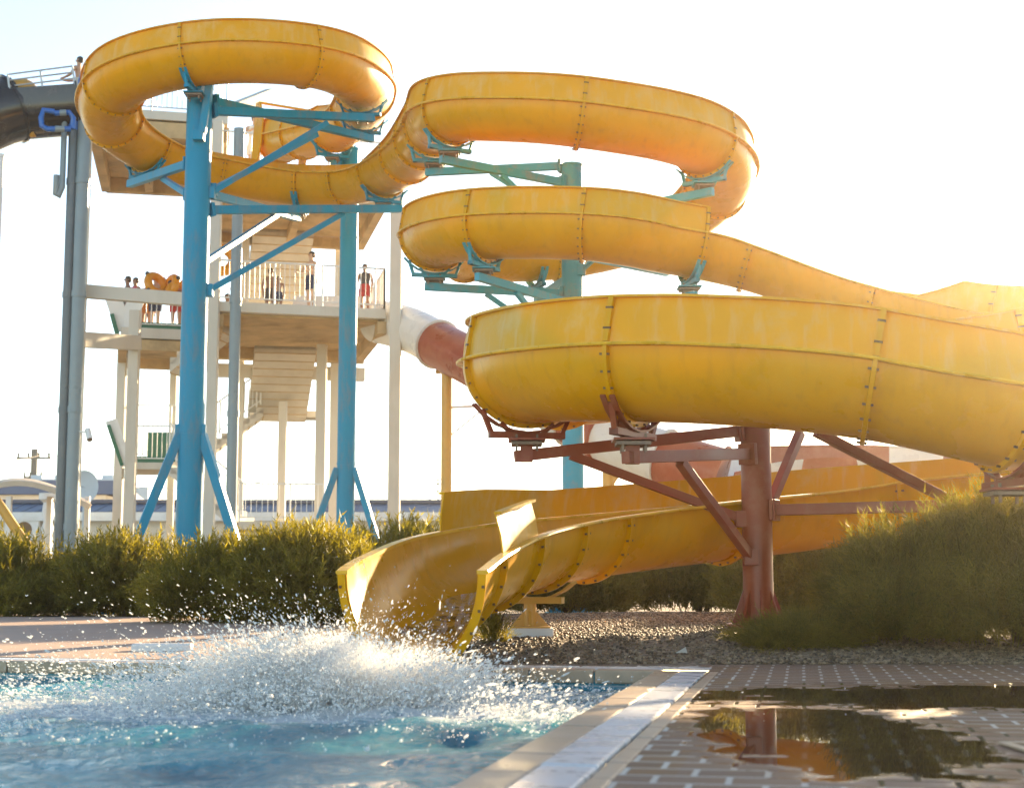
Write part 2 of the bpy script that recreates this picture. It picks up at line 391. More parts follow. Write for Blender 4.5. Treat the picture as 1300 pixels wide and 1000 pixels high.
# --- left blue column under the first loop
def gz(x,y): return terrain(x,y)
def terrain(x,y):
    """ground height: level by the pool, rising softly beyond; a gravel mound on the right"""
    z=.15*max(0,min(1,(y-13.5)/10.0))
    e=max(0,1-((x-2.2)/4.9)**2)*max(0,min(1,(y-12.5)/1.3))*max(0,min(1,(27-y)/6.0))
    return z+.19*e
B=M['blue']; PB=M['paleblue']; RD=M['red']
x1,y1=-5.78,28.05; z1=at(256,112,y1).z
c1=thing('support_column','thick bright blue steel column with two splayed legs, holding the left yellow loop','support column',(x1,y1,gz(x1,y1)),'steel columns holding the yellow slide')
pole_mesh(x1,y1,gz(x1,y1),z1,.235,B,c1); flare(c1,x1,y1,gz(x1,y1),.235,B,.3)
for sx,sy in((-1,-.35),(1,-.2)):
    m=MB(); zt=at(235,560,y1).z
    m.bar((x1+sx*.2,y1+sy*.2,zt+.12),(x1+sx*1.30,y1+sy*1.3,gz(x1,y1)+.02),.16,.16); m.box((x1+sx*1.30,y1+sy*1.3,gz(x1,y1)+.02),(.4,.4,.04))
    m.bar((x1+sx*.22,y1+sy*.2,zt-.1),(x1+sx*.22,y1+sy*.2,zt+.3),.1,.14)
    m.build('leg',B,c1,bevel=.008)
pS=saddle_part(c1,6.22,B)
m=MB(); m.bar((x1+.05,y1-.24,z1+.02),pS+Vector((0,0,.06)),.2,.16); m.bar((x1+.12,y1-.30,z1-.95),(x1+.26,y1-.40,z1+.0),.13,.13); m.box((x1+.06,y1-.3,z1-1.0),(.2,.2,.18)); m.build('head_bracket',B,c1,bevel=.006)
pA=saddle_part(c1,4.05,B); pA2=saddle_part(c1,3.3,B)
pB=saddle_part(c1,8.72,B); pC=saddle_part(c1,12.35,B)
zA=at(270,140,y1).z; zB=at(240,205,y1).z; zC=at(270,265,y1).z
arm(c1,(x1+.24,y1+.05,zA),pA+Vector((.25,-.25,0)),B); arm(c1,(x1+.22,y1+.16,zA+.22),pA2+Vector((.2,0,0)),B)
arm(c1,(x1-.2,y1+.16,zB),pB+Vector((-.3,.1,-.02)),B); arm(c1,(x1+.22,y1+.1,zC),pC+Vector((.35,0,-.02)),B)
def brace(col,p,q,mat,w=.1,h=.1): 
    m=MB(); m.bar(p,q,w,h); m.box(Vector(p),(w+.06,w+.06,w+.12)); m.build('brace',mat,col,bevel=.005)
A0=Vector((x1+.24,y1+.05,zA))
brace(c1,(x1+.24,y1+.02,at(270,245,y1).z),A0.lerp(pA,.70)+Vector((.15,0,-.08)),B)
brace(c1,(x1+.24,y1+.18,at(270,238,y1).z),A0.lerp(pA2,.66)+Vector((0,.1,-.06)),B)
C0=Vector((x1+.22,y1+.1,zC)); brace(c1,(x1+.24,y1+.05,at(270,368,y1).z),C0.lerp(pC,.72)+Vector((.1,0,-.1)),B)
B0=Vector((x1-.2,y1+.16,zB)); brace(c1,(x1-.2,y1+.14,at(240,245,y1).z),B0.lerp(pB,.55)+Vector((0,0,-.08)),B)
# far arm to the back run of the loop
pD=saddle_part(c1,10.7,B); arm(c1,(x1+.05,y1+.24,at(270,240,y1).z),pD+Vector((0,0,-.03)),B); brace(c1,(x1+.1,y1+.24,at(270,330,y1).z),Vector((x1+.05,y1+.24,at(270,240,y1).z)).lerp(pD,.75)+Vector((0,0,-.08)),B)
# --- second blue column behind
x2=atz(437,35.2,.2).x; y2=35.2; z2=at(442,190,y2).z
c2=thing('support_column','slimmer blue steel column with splayed legs in front of the concrete stair tower','support column',(x2,y2,gz(x2,y2)),'steel columns holding the yellow slide')
pole_mesh(x2,y2,gz(x2,y2),z2,.205,B,c2); flare(c2,x2,y2,gz(x2,y2),.205,B,.3)
for sx,sy in((-1,-.3),(1,-.3)):
    m=MB(); zt=at(430,600,y2).z
    m.bar((x2+sx*.2,y2+sy*.2,zt+.1),(x2+sx*1.22,y2+sy*1.2,gz(x2,y2)+.02),.14,.14); m.box((x2+sx*1.22,y2+sy*1.2,gz(x2,y2)+.02),(.4,.4,.04)); m.build('leg',B,c2,bevel=.008)
pE=saddle_part(c2,2.0,B); arm(c2,(x2-.2,y2-.06,z2-.35),pE+Vector((0,0,-.02)),B)
brace(c2,(x2-.2,y2-.06,z2-1.1),Vector((x2-.2,y2-.06,z2-.35)).lerp(pE,.7)+Vector((0,0,-.08)),B)
# --- pale blue column in the middle of the upper helix
x3,y3=1.02,26.0; z3=at(721,210,y3).z
c3=thing('support_column','pale faded blue column standing in the middle of the two upper yellow turns','support column',(x3,y3,gz(x3,y3)),'steel columns holding the yellow slide')
pole_mesh(x3,y3,gz(x3,y3),z3,.18,PB,c3); flare(c3,x3,y3,gz(x3,y3),.18,PB,.45,6,.3)
for t,dz,bd in((14.3,-.55,.55),(15.2,-.5,.55),(18.2,-.5,.6),(20.2,-.6,0),(24.15,-.75,.62),(23.2,-.6,.6),(26.35,-.85,.62),(21.4,-.5,0)):
    p=saddle_part(c3,t,PB); d=rim_dir(x3,y3,p,.18)
    zp=p.z+dz*0-.12
    q=Vector((x3+d.x,y3+d.y,zp)); arm(c3,q,p+Vector((d.x*.9,d.y*.9,-.05)),PB,.10,.13)
    if bd: brace(c3,q+Vector((0,0,-.9)),q.lerp(p,bd)+Vector((0,0,-.1)),PB,.08,.08)
# --- red column in the middle of the big lower turn
x4,y4=2.44,15.6; z4=2.25; g4=gz(x4,y4)
c4=thing('support_column','rust red column with a flared foot in the middle of the big lower turn','support column',(x4,y4,g4),'steel columns holding the yellow slide')
pole_mesh(x4,y4,g4,z4,.15,RD,c4); flare(c4,x4,y4,g4,.15,RD,.34,8,.17)
def rarm(t,za,bz,f,ox=0,w=.085,h=.11):
    p=saddle_part(c4,t,RD); d=rim_dir(x4,y4,p,.15)
    q=Vector((x4+d.x,y4+d.y,za if za else p.z-.08)); arm(c4,q,p+Vector((d.x*.8,d.y*.8,-.07)),RD,w,h)
    m=MB(); m.bar(p+Vector((0,0,-.12)),p+Vector((0,0,.05)),.12,.12); m.build('arm_stub',RD,c4)
    if bz:
        q2=Vector((q.x,q.y,bz)); m=MB(); m.bar(q2,q.lerp(p,f)+Vector((0,0,-.09)),.085,.085); m.box(q2,(.14,.14,.16)); m.build('brace',RD,c4,bevel=.005)
rarm(36.25,2.16,1.28,.80); rarm(37.35,1.92,.90,.62); 
q=Vector((x4+.15,y4-.05,at(985,647,15.5).z)); arm(c4,q,at(1262,640,14.6),RD,.085,.11)
for a_,b_ in((at(1036,548,14.2),at(1204,634,14.75)),(at(1016,549,16.2),at(978,640,15.75))):
    m=MB(); m.bar(a_,b_,.085,.085); m.box(b_,(.13,.13,.12)); m.build('brace',RD,c4,bevel=.005)
saddle_part(c4,40.1,RD); saddle_part(c4,41.3,RD)
# --- little T post under the mouth
x5,y5=atz(711,14.35,.3).x,14.35; pj=cat(47.25)
x5,y5=pj.x,pj.y; g5=gz(x5,y5)
c5=thing('support_column','short orange post on a white pad under the yellow slide mouth','support column',(x5,y5,g5),'steel columns holding the yellow slide')
m=MB(); m.box((x5,y5,g5+.02),(.42,.42,.09)); m.build('concrete_pad',M['white'],c5,bevel=.01)
m=MB(); m.tube([(x5,y5,g5+.06),(x5,y5,pj.z-RA(47.25)-.13)],.058,18)
for sx in(-1,1):
    v=[(x5+sx*.055,y5-.012,g5+.065),(x5+sx*.17,y5-.012,g5+.065),(x5+sx*.17,y5-.012,g5+.085),(x5+sx*.055,y5-.012,g5+.22)]
    m.add(v+[(a,b+.024,c) for a,b,c in v],[(0,1,2,3),(7,6,5,4),(0,4,5,1),(1,5,6,2),(2,6,7,3),(3,7,4,0)])
    m.add([(x5-.012,y5+sx*.055,g5+.065),(x5-.012,y5+sx*.17,g5+.065),(x5-.012,y5+sx*.055,g5+.22),(x5+.012,y5+sx*.055,g5+.065),(x5+.012,y5+sx*.17,g5+.065),(x5+.012,y5+sx*.055,g5+.22)],[(0,1,2),(3,5,4),(0,3,4,1),(1,4,5,2),(2,5,3,0)])
m.box((x5,y5,g5+.07),(.36,.36,.02)); m.build('post',M['post'],c5,smooth=True)
m=MB(); m.bar((x5-.3,y5+.1,pj.z-RA(47.25)-.10),(x5+.3,y5-.1,pj.z-RA(47.25)-.10),.10,.06)
c,T,S,U=frame(47.25)
for q0,q1 in zip(np.linspace(R(50),R(130),8)[:-1],np.linspace(R(50),R(130),8)[1:]): m.bar(c+(S*math.cos(q0)-U*math.sin(q0))*.67,c+(S*math.cos(q1)-U*math.sin(q1))*.67,.02,.1,up=T)
m.build('cradle',M['post'],c5)
# ------------------------------------------------------------------ concrete stair tower
CO=M['concrete']; SO=M['soffit']
tw=thing('stair_tower','tall pale concrete stair tower with open landings and white railings behind the blue columns','tower',(-7,43,0))
def column(pxb,Y,ztop,w,d=None,z0=0,mat=CO):
    x=atz(pxb,Y,.3).x; m=MB(); m.box((x,Y,(z0+ztop)/2),(w,d or w,ztop-z0)); m.build('column',mat,tw,bevel=.02); return x
xA=column(84,39.0,13.6,.42,.42); xI=column(499,40.8,12.4,.30,.42,mat=CO)
xE=column(263,39.7,12.7,.26); xB=column(161,42.0,8.1,.28); xC=column(146,46.3,8.0,.26); xD=column(213,47.6,8.0,.2)
xF=column(355,47.0,6.2,.24); xG=column(404,44.2,7.5,.28); xH=column(421,46.8,7.6,.24); column(300,46.5,7.6,.2)
# upper extension of frame
column(301,45.2,13.2,.26,z0=7.9); column(425,46.8,11.1,.24,z0=7.9)
E1,W1=(-3.35,40.95),(-7.65,39.75); E2,W2=(-4.55,46.6),(-8.9,45.6)
def slab(poly,z,th,name='platform',lip=.0):
    m=MB(); m.prism(poly,z-th,z); o=m.build(name,[CO],tw,bevel=.015); return o
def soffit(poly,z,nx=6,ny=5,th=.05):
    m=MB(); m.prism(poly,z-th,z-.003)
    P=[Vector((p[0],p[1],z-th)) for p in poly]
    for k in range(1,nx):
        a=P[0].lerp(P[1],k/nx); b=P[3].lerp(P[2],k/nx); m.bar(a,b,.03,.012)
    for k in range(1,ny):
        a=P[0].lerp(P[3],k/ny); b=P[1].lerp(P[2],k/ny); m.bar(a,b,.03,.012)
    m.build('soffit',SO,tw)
def inset(poly,d):
    c=sum((Vector(p) for p in poly),Vector((0,0)))/len(poly); return [tuple(c+(Vector(p)-c)*(1-d)) for p in poly]
def beams(poly,z,w,h,extra=(),skip=()):
    m=MB(); P=[Vector((p[0],p[1],z-h/2)) for p in poly]
    for i in range(4):
        if i in skip: continue
        m.bar(P[i],P[(i+1)%4],w,h)
    for f in extra: m.bar(P[0].lerp(P[1],f),P[3].lerp(P[2],f),w*.9,h*.9)
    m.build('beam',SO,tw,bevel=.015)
def railing(pts,h=1.05,sp=.13,mat=None,name='railing',z=0):
    m=MB(); mat=mat or M['rail']
    for a,b in zip(pts[:-1],pts[1:]):
        a=Vector(a);b=Vector(b);L=(b-a).length; n=max(1,round(L/sp))
        m.bar(a+Vector((0,0,h)),b+Vector((0,0,h)),.05,.04); m.bar(a+Vector((0,0,.12)),b+Vector((0,0,.12)),.035,.03)
        for k in range(n+1):
            q=a.lerp(b,k/n); big=(k%max(1,round(1.4/sp))==0) or k==n
            m.bar(q+Vector((0,0,0 if big else .12)),q+Vector((0,0,h)),.045 if big else .018)
    m.build(name,mat,tw)
P1=[W1,E1,E2,W2]
for z in(7.95,11.4):
    slab(P1,z,.26); soffit(inset(P1,.08),z-.262,7,4); beams(inset(P1,.04),z-.31,.24,.34,(.5,) if z>9 else (),(0,) if z<9 else ())
# second row of back beam and hanging ledge under the first platform
m=MB(); 
for z,dz in((7.55,0),(7.05,.25)):
    m.bar((-8.9,46.0+dz,z),(-4.5,47.0+dz,z),.3,.4)
m.build('beam',CO,tw,bevel=.02)
railing([(W1[0]+.05,W1[1]+.1,7.95),(-5.2,40.5,7.95)],1.1); railing([(-5.0,40.55,7.95),(E1[0]-.05,E1[1]+.08,7.95),(-4.45,46.3,7.95)],1.1)
railing([(W1[0]+.05,W1[1]+.1,11.4),(E1[0]-.05,E1[1]+.08,11.4),(-4.45,46.3,11.4)],1.1)
# top left landing
T1=[(-10.85,39.0),(-7.45,39.8),(-8.75,45.9),(-12.1,45.2)]
slab(T1,12.9,.24); soffit(inset(T1,.06),12.66,5,5); beams(inset(T1,.05),12.61,.26,.42,(.38,.8))
railing([(-10.95,44.6,12.9),(-10.75,39.1,12.9),(-7.5,39.9,12.9)],1.15,mat=M['greyrail'])
m=MB(); m.bar((-8.2,39.8,12.7),(-7.1,44.5,15.0),.25,.3); m.build('beam',CO,tw)
# connecting flight between the two upper levels
def flight(a,b,wid,n=10,th=.16,dirs=None,name='stair_flight'):
    """a,b: lower and upper end (centre line); wid: horizontal vector across the flight"""
    a=Vector(a);b=Vector(b);w=Vector(wid); m=MB()
    dz=(b.z-a.z)/n; d=(b-a); d.z=0; st=d/n
    def quadbox(p,q,zlo0,zhi0,zlo1,zhi1):
        v=[p-w/2+Vector((0,0,zlo0)),p+w/2+Vector((0,0,zlo0)),q+w/2+Vector((0,0,zlo1)),q-w/2+Vector((0,0,zlo1)),
           p-w/2+Vector((0,0,zhi0)),p+w/2+Vector((0,0,zhi0)),q+w/2+Vector((0,0,zhi1)),q-w/2+Vector((0,0,zhi1))]
        m.add(v,[(3,2,1,0),(4,5,6,7),(0,1,5,4),(1,2,6,5),(2,3,7,6),(3,0,4,7)])
    p0=Vector((a.x,a.y,0)); p1=Vector((b.x,b.y,0))
    quadbox(p0,p1,a.z-th-.1,a.z,b.z-th-.1,b.z)
    for k in range(n):
        q=p0+st*k; quadbox(q,q+st,a.z+dz*k-.02,a.z+dz*(k+1)-.005,a.z+dz*k-.02,a.z+dz*(k+1)-.005)
    o=m.build(name,CO,tw)
    mb=MB()
    for k in range(n+1):
        q=p0.lerp(p1,k/n)+Vector((0,0,a.z+(b.z-a.z)*k/n-th-.105)); mb.bar(q-w*.5,q+w*.5,.035,.02)
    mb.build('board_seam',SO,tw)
    return o
def stair_rail(a,b,off,h=1.0):
    o=Vector(off); railing([Vector(a)+o,Vector(b)+o],h,.16)
# big inclined flights seen from below
for (ya,za,yb,zb,xx) in((48.2,6.05,45.4,7.75,-7.0),(48.0,9.6,45.2,11.2,-7.1)):
    flight((xx-.3,ya,za),(xx+.35,yb,zb),(1.75,.35,0),9,.22)
m=MB(); m.prism([(-8.1,47.9),(-6.0,48.2),(-6.1,49.2),(-8.2,48.9)],5.85,6.05); m.build('landing',CO,tw); m=MB(); m.prism([(-8.2,47.8),(-6.1,48.0),(-6.2,49.0),(-8.3,48.8)],9.4,9.6); m.build('landing',CO,tw)
# left landing with the queue of people
Q=[at(152,418,43.6),at(262,418,44.6),at(262,418,48.5),at(150,418,47.5)]
zq=7.92; Qp=[(-11.05,43.6),(-8.55,44.3),(-9.3,48.2),(-12.0,47.4)]
slab(Qp,zq,.3); soffit(inset(Qp,.08),zq-.302,4,4); beams(inset(Qp,.04),zq-.35,.24,.3)
railing([(-10.55,43.8,zq),(-8.6,44.35,zq)],1.0,.14)
m=MB(); m.bar((-10.55,43.86,zq+.08),(-8.6,44.41,zq+.08),.03,.2); m.build('kick_board',M['green'],tw)
m=MB()  # white zigzag parapet of the side stair
for a,b in(((-11.35,43.6,zq+1.0),(-11.0,43.7,zq-.1)),((-11.0,43.7,zq-.1),(-10.62,43.75,zq+.95))): m.bar(a,b,.06,.45)
m.build('parapet',M['white'],tw)
m=MB(); m.bar((-11.3,43.5,zq+.35),(-11.1,43.55,zq-.35),.06,.12); m.build('handrail',M['green'],tw)
# frame beams crossing in front
m=MB(); zb=at(105,370,39.1).z; m.bar((xA,39.0,zb),(W1[0]-.0,39.72,zb-.16),.22,.34); m.build('beam',CO,tw,bevel=.015)
m=MB(); zb2=at(105,434,39.6).z; m.bar((xA,39.2,zb2),(xB+.1,42.0,zb2+.35),.22,.40); m.build('beam',CO,tw,bevel=.015)
# flight from queue landing up to the first platform, and lower landings
flight((-9.1,42.2,6.6),(-7.75,41.9,7.7),(.2,1.2,0),7)
G=[at(172,585,45.0),]; zg=at(190,588,45.0).z
Gp=[(atz(165,44.6,zg).x,44.6),(atz(222,44.6,zg).x,44.7),(atz(222,47,zg).x,47.0),(atz(160,47,zg).x,46.9)]
slab(Gp,zg,.2,'landing'); railing([(Gp[0][0]+.05,44.65,zg),(Gp[1][0],44.75,zg)],1.05,.14); railing([(Gp[3][0],46.8,zg+.3),(Gp[2][0],46.9,zg+.3)],1.6,.14)
m=MB(); m.box(((Gp[0][0]+Gp[1][0])/2,44.72,zg+.09),(Gp[1][0]-Gp[0][0]-.05,.02,.18)); m.build('kick_board',M['green'],tw); m=MB(); m.box(((Gp[0][0]+Gp[1][0])/2,46.5,zg+.55),(Gp[1][0]-Gp[0][0]-.05,.03,1.0)); m.build('back_panel',M['green'],tw)
m=MB(); 
for a,b in(((Gp[0][0]-.55,44.5,zg+1.2),(Gp[0][0]-.1,44.6,zg-.1)),): m.bar(a,b,.06,.34)
m.build('parapet',M['white'],tw)
m=MB(); m.bar((Gp[0][0]-.6,44.42,zg+1.05),(Gp[0][0]-.2,44.5,zg-.1),.05,.1); m.build('handrail',M['green'],tw)
zL=at(350,662,43.5).z
Lp=[(atz(303,43.2,zL).x,43.2),(atz(408,43.2,zL).x,43.5),(atz(408,46,zL).x,46.2),(atz(300,46,zL).x,45.8)]
slab(Lp,zL,.22,'landing'); railing([(Lp[0][0],43.3,zL),(Lp[1][0],43.6,zL)],1.05,.15)
m=MB(); m.box(((Lp[0][0]+Lp[1][0])/2,44.6,zL/2-.1),(Lp[1][0]-Lp[0][0]-.2,2.0,zL-.25)); m.build('landing_base',CO,tw)
flight((Lp[0][0]+.05,44.0,zL),(Gp[1][0]-.1,44.9,zg),(.3,1.2,0),10); stair_rail((Lp[0][0]+.05,43.4,zL),(Gp[1][0]-.1,44.3,zg),(0,0,.1))
flight((Gp[1][0],46.0,zg),(-7.6,47.4,6.0),(-.2,1.1,0),11); stair_rail((Gp[1][0],45.5,zg),(-7.6,46.9,6.0),(0,0,.1))
flight((-5.2,43.6,.2),(-5.75,43.6,zL),(0,1.1,0),12)
# stair side wall on the first platform (white panel) and slanted rails of the inner flight
m=MB(); m.box((-5.2,43.6,8.4),(2.0,.08,.8)); m.build('parapet',M['white'],tw)
stair_rail((-4.6,42.6,7.95),(-3.6,42.9,9.2),(0,0,0),.1)
m=MB(); m.bar((-8.2,45.4,11.2),(-7.0,45.7,11.2),.25,1.0); m.build('parapet',CO,tw)
# ------------------------------------------------------------------ pipes on the tower corner
def vpipe(px,Y,z1,r,mat,label):
    x=atz(px,Y,.5).x; t=thing('water_pipe',label,'pipe',(x,Y,0),'grey water pipes running up the stair tower')
    m=MB(); m.tube([(x,Y,0),(x,Y,z1)],r,20); k=2.0
    while k<z1: m.tube([(x,Y,k),(x,Y,k+.16)],r+.018,20); k+=2.9
    m.build('pipe_run',mat,t,smooth=True); return t,x
tA,xa=vpipe(74,38.55,12.2,.145,M['pipe_dark'],'darker of the two tall grey pipes at the left corner of the stair tower')
tB,xb=vpipe(87,38.45,13.1,.165,M['pipe'],'paler of the two tall grey pipes at the left corner of the stair tower')
m=MB(); m.tube([(xb,38.45,13.0),(xb-.02,38.45,13.35),(xb+.1,38.4,13.7),(xb+.2,38.35,13.75)],.19,16); m.build('elbow',M['pipeblue'],tB,smooth=True)
m=MB(); m.tube([(xa,38.55,12.1),(xa,38.55,12.75)],.17,16); m.build('elbow',M['pipeblue'],tA,smooth=True)
m=MB(); m.tube([(xa-.22,38.4,12.3),(xa-.22,38.4,10.6),(xa-.3,38.35,10.35),(xa-.36,38.35,10.4),(xa-.36,38.35,10.9)],.075,12); m.build('branch_pipe',M['pipe'],tA,smooth=True)
tC,xc=vpipe(291,39.35,12.4,.14,M['pipe'],'single tall grey pipe running up the front of the stair tower between the blue columns')
# security camera on the pipes
sx=Vector((xb+.2,38.4,at(100,548,38.4).z)); t=thing('security_camera','small white security camera on a bracket beside the grey pipes','camera',sx)
m=MB(); m.bar(sx-Vector((.1,0,0)),sx+Vector((.16,0,0)),.04); m.build('bracket',M['white'],t)
m=MB(); m.tube([sx+Vector((.14,.02,.06)),sx+Vector((.24,-.12,-.2))],.075,14); m.build('housing',M['white'],t,smooth=True)
m=MB(); m.tube([sx+Vector((.235,-.113,-.185)),sx+Vector((.25,-.13,-.225))],.065,14); m.build('lens',M['bolt'],t,smooth=True)

# ------------------------------------------------------------------ black slide on the left
bs=thing('black_slide','dark black enclosed water slide entering at the top left with steel handrail and blue hoses','water slide',(-13,39,11))
def ringpath(pts,r,n=24):
    m=MB(); m.tube(pts,r,n,cap=False); return m
def pp(px,py,Y): return at(px,py,Y)
p_=[pp(-60,170,38.0),pp(-30,155,38.2),pp(0,143,38.4),pp(20,138,38.6)]
m=MB(); m.tube(p_,[.86,.86,.85,.84],28); m.build('tube_section',M['black'],bs,smooth=True)
m=MB(); m.tube([pp(14,139,38.55),pp(17,138,38.58)],.9,28); m.build('joint_flange',M['black'],bs,smooth=True)
# open trough part: half pipe with flat sides
a=pp(18,145,38.6); b=pp(99,139,38.95)
m=MB(); rings=[]
for f in np.linspace(0,1,7):
    c=a.lerp(b,f); T=(b-a).normalized(); S=T.cross(Vector((0,0,1))).normalized(); U=S.cross(T)
    o=[c+S*.80*math.cos(k)-U*(.66*math.sin(k)) for k in np.linspace(0,math.pi,16)]
    ring=[c+S*.82+U*.42]+o+[c-S*.82+U*.42]+[c-S*.79+U*.42]+[c+S*.77*math.cos(k)-U*.63*math.sin(k) for k in np.linspace(math.pi,0,16)]+[c+S*.79+U*.42]
    rings.append(ring)
m.sweep(rings); m.build('trough',M['black'],bs,smooth=True,sharp=30)
c,T,S,U=b,T,S,U
m=MB(); m.sweep([[q+T*d for q in [b+S*.92+U*.46]+[b+S*.92*math.cos(k)-U*.74*math.sin(k) for k in np.linspace(0,math.pi,16)]+[b-S*.92+U*.46]] for d in(0,.05)]); m.build('end_frame',M['black'],bs)
m=MB()
for sg in(1,-1):
    m=MB()
    for h in(.50,.66,.82): m.tube([a+S*.8*sg+U*h*.95,b+S*.8*sg+U*(h+.06)],.022,8)
    for f in(0,.5,1): q=a.lerp(b,f)+S*.8*sg; m.bar(q+U*.4,q+U*(.79+.07*f),.045)
    m.build('handrail',M['greyrail'],bs)
m=MB(); m.ellipsoid(a+U*.52+T*.3+S*.2,(.36,.5,.3),16,8); m.build('entry_arch',M['post'],bs,smooth=True)
m=MB(); m.tube([pp(69,142,37.9),pp(55,140,37.8),pp(52,150,37.75),pp(53,160,37.75),pp(60,164,37.75),pp(90,164,37.9)],.07,12); m.tube([pp(70,144,37.9),pp(88,143,37.9),pp(93,150,37.95),pp(92,164,37.95)],.07,12); m.build('hose',M['pipeblue'],bs,smooth=True)
m=MB(); m.tube([pp(70,163.5,37.74),pp(82,164,37.8)],.078,12); m.tube([pp(76,143.6,37.8),pp(84,143.2,37.82)],.078,12); m.build('hose_collar',M['pipe'],bs,smooth=True)
m=MB(); m.tube([pp(38,169,38.5),pp(44,168,38.5)],.12,16); m.build('drain_collar',M['post'],bs,smooth=True)

# ------------------------------------------------------------------ red and white slide behind
rs=thing('red_white_slide','red and white banded tube slide descending behind the yellow flumes','water slide',(-1,40,4))
pts=[pp(480,408,42.5),pp(510,415,41.6),pp(535,425,40.8),pp(556,437,40.0),pp(600,460,38.6),pp(650,487,37.4),pp(700,515,36.2),pp(750,545,35.2),pp(790,563,34.4),pp(830,577,33.8),pp(875,592,33.4),pp(915,604,33.2)]
def rcurve(f):
    i=min(int(f),len(pts)-2); t=f-i
    p=[pts[max(0,min(len(pts)-1,i+k))] for k in(-1,0,1,2)]
    return .5*((2*p[1])+(p[2]-p[0])*t+(2*p[0]-5*p[1]+4*p[2]-p[3])*t*t+(-p[0]+3*p[1]-3*p[2]+p[3])*t**3)
cuts=[(0,3.0,'slidewhite'),(3.0,5.0,'slidered'),(5.0,6.6,'slidewhite'),(6.6,7.55,'slidered'),(7.55,9.3,'slidewhite'),(9.3,11,'slidered')]
for f0,f1,mt in cuts:
    m=MB(); m.tube([rcurve(f) for f in np.linspace(f0,f1,14)],.60,28,cap=False); o=m.build('tube_section',M[mt],rs,smooth=True)
    d=(rcurve(f1)-rcurve(f1-.03)).normalized()
    m=MB(); m.tube([rcurve(f1)-d*.03,rcurve(f1)+d*.03],.665,28); m.build('joint_flange',M[mt],rs,smooth=True)
# the open bowl curve at its end: tall outer wall in red and white panels
arc=[pp(905,592,33.2),pp(960,580,34.2),pp(1010,576,34.9),pp(1070,575,35.0),pp(1120,578,34.4),pp(1160,583,33.2),pp(1185,592,31.8)]
def acurve(f):
    i=min(int(f),len(arc)-2); t=f-i
    p=[arc[max(0,min(len(arc)-1,i+k))] for k in(-1,0,1,2)]
    return .5*((2*p[1])+(p[2]-p[0])*t+(2*p[0]-5*p[1]+4*p[2]-p[3])*t*t+(-p[0]+3*p[1]-3*p[2]+p[3])*t**3)
for f0,f1,mt in((0,.55,'slidered'),(.55,1.75,'slidewhite'),(1.75,3.75,'slidered'),(3.75,5.1,'slidewhite'),(5.1,6,'slidered')):
    rings=[]
    for f in np.linspace(f0,f1,8):
        c=acurve(f)-Vector((0,0,.15)); d=(acurve(min(6,f+.05))-acurve(max(0,f-.05))); d.z=0; d.normalize(); S=d.cross(Vector((0,0,1)))
        # outer (far) wall is on the left of travel
        prof=[(-.62,.34),(-.60,0),(-.50,-.3),(-.28,-.5),(0,-.58),(.28,-.5),(.50,-.3),(.6,0)]
        ring=[c+S*x+Vector((0,0,z)) for x,z in prof]+[c+S*x*.97+Vector((0,0,z*.96)) for x,z in prof[::-1]]
        rings.append(ring)
    m=MB(); m.sweep(rings); o=m.build('trough_section',M[mt],rs,smooth=True)
    m=MB(); m.tube([acurve(f)-Vector((0,0,.15))+((acurve(min(6,f+.05))-acurve(max(0,f-.05))).cross(Vector((0,0,1))).normalized())*-.62+Vector((0,0,.36)) for f in np.linspace(f0,f1,8)],.03,8); m.build('rim',M[mt],o)
for px,Y,pyt,fa,lab in((566,39.4,465,3.2,'orange post under the white and red tube slide, nearer the stair tower'),(774,34.6,575,7.9,'orange post under the red and white tube slide, seen below the big yellow turn')):
    x=atz(px,Y,.4).x; zt=at(px,pyt,Y).z
    t=thing('slide_post',lab,'post',(x,Y,0),'orange posts under the red and white slide')
    m=MB(); m.tube([(x,Y,0),(x,Y,zt)],.14,20); m.tube([(x,Y,zt-.03),(x,Y,zt+.02)],.16,20); m.build('pole',M['post'],t,smooth=True)
    q=rcurve(fa)
    m=MB(); m.bar((x-.05,Y,zt-.8),q+Vector((0,-.05,-.65)),.1,.1); m.bar((x-.1,Y,zt-.06),q.lerp(Vector((x,Y,zt)),.5)+Vector((0,-.05,-.25)),.07,.07); m.box(q+Vector((0,0,-.64)),(.4,.3,.06))
    m.build('bracket',M['post'],t)
    m=MB(); m.bar((x+.12,Y,zt-1.05),(x+.9,Y+.1,zt-1.0),.06,.06); m.bar((x+.12,Y,zt-1.75),(x+.9,Y+.1,zt-1.1),.04,.04); m.build('side_arm',M['rail'],t)
# ------------------------------------------------------------------ background buildings
lb=thing('low_building','long low white building with blue sheet roof and pale eaves behind the tower','building',(-12,60,0))
zt=at(300,655,60).z
m=MB(); m.box((-9.5,63,(zt)/2),(32,6,zt)); m.build('wall',M['whitewall'],lb)
m=MB(); m.box((-9.5,62.8,zt+.06),(32.8,6.8,.14)); m.box((-9.5,59.45,zt-.1),(32.8,.16,.2)); m.build('eaves',M['white'],lb)
m=MB(); m.add([(-26,59.6,zt+.15),(7,59.6,zt+.15),(7,62.0,zt+.62),(-26,62.0,zt+.62),(-26,66.2,zt+.15),(7,66.2,zt+.15)],[(0,1,2,3),(3,2,5,4),(0,3,4),(1,5,2)])
for k in range(60):
    x=-25.8+k*.55; m.bar((x,59.62,zt+.17),(x,62.0,zt+.635),.05,.03)
m.build('roof',M['roofblue'],lb)
m=MB(); m.bar((-25.9,61.9,zt+.66),(6.9,61.9,zt+.66),.5,.14); m.build('roof_ridge',M['roofdark'],lb)
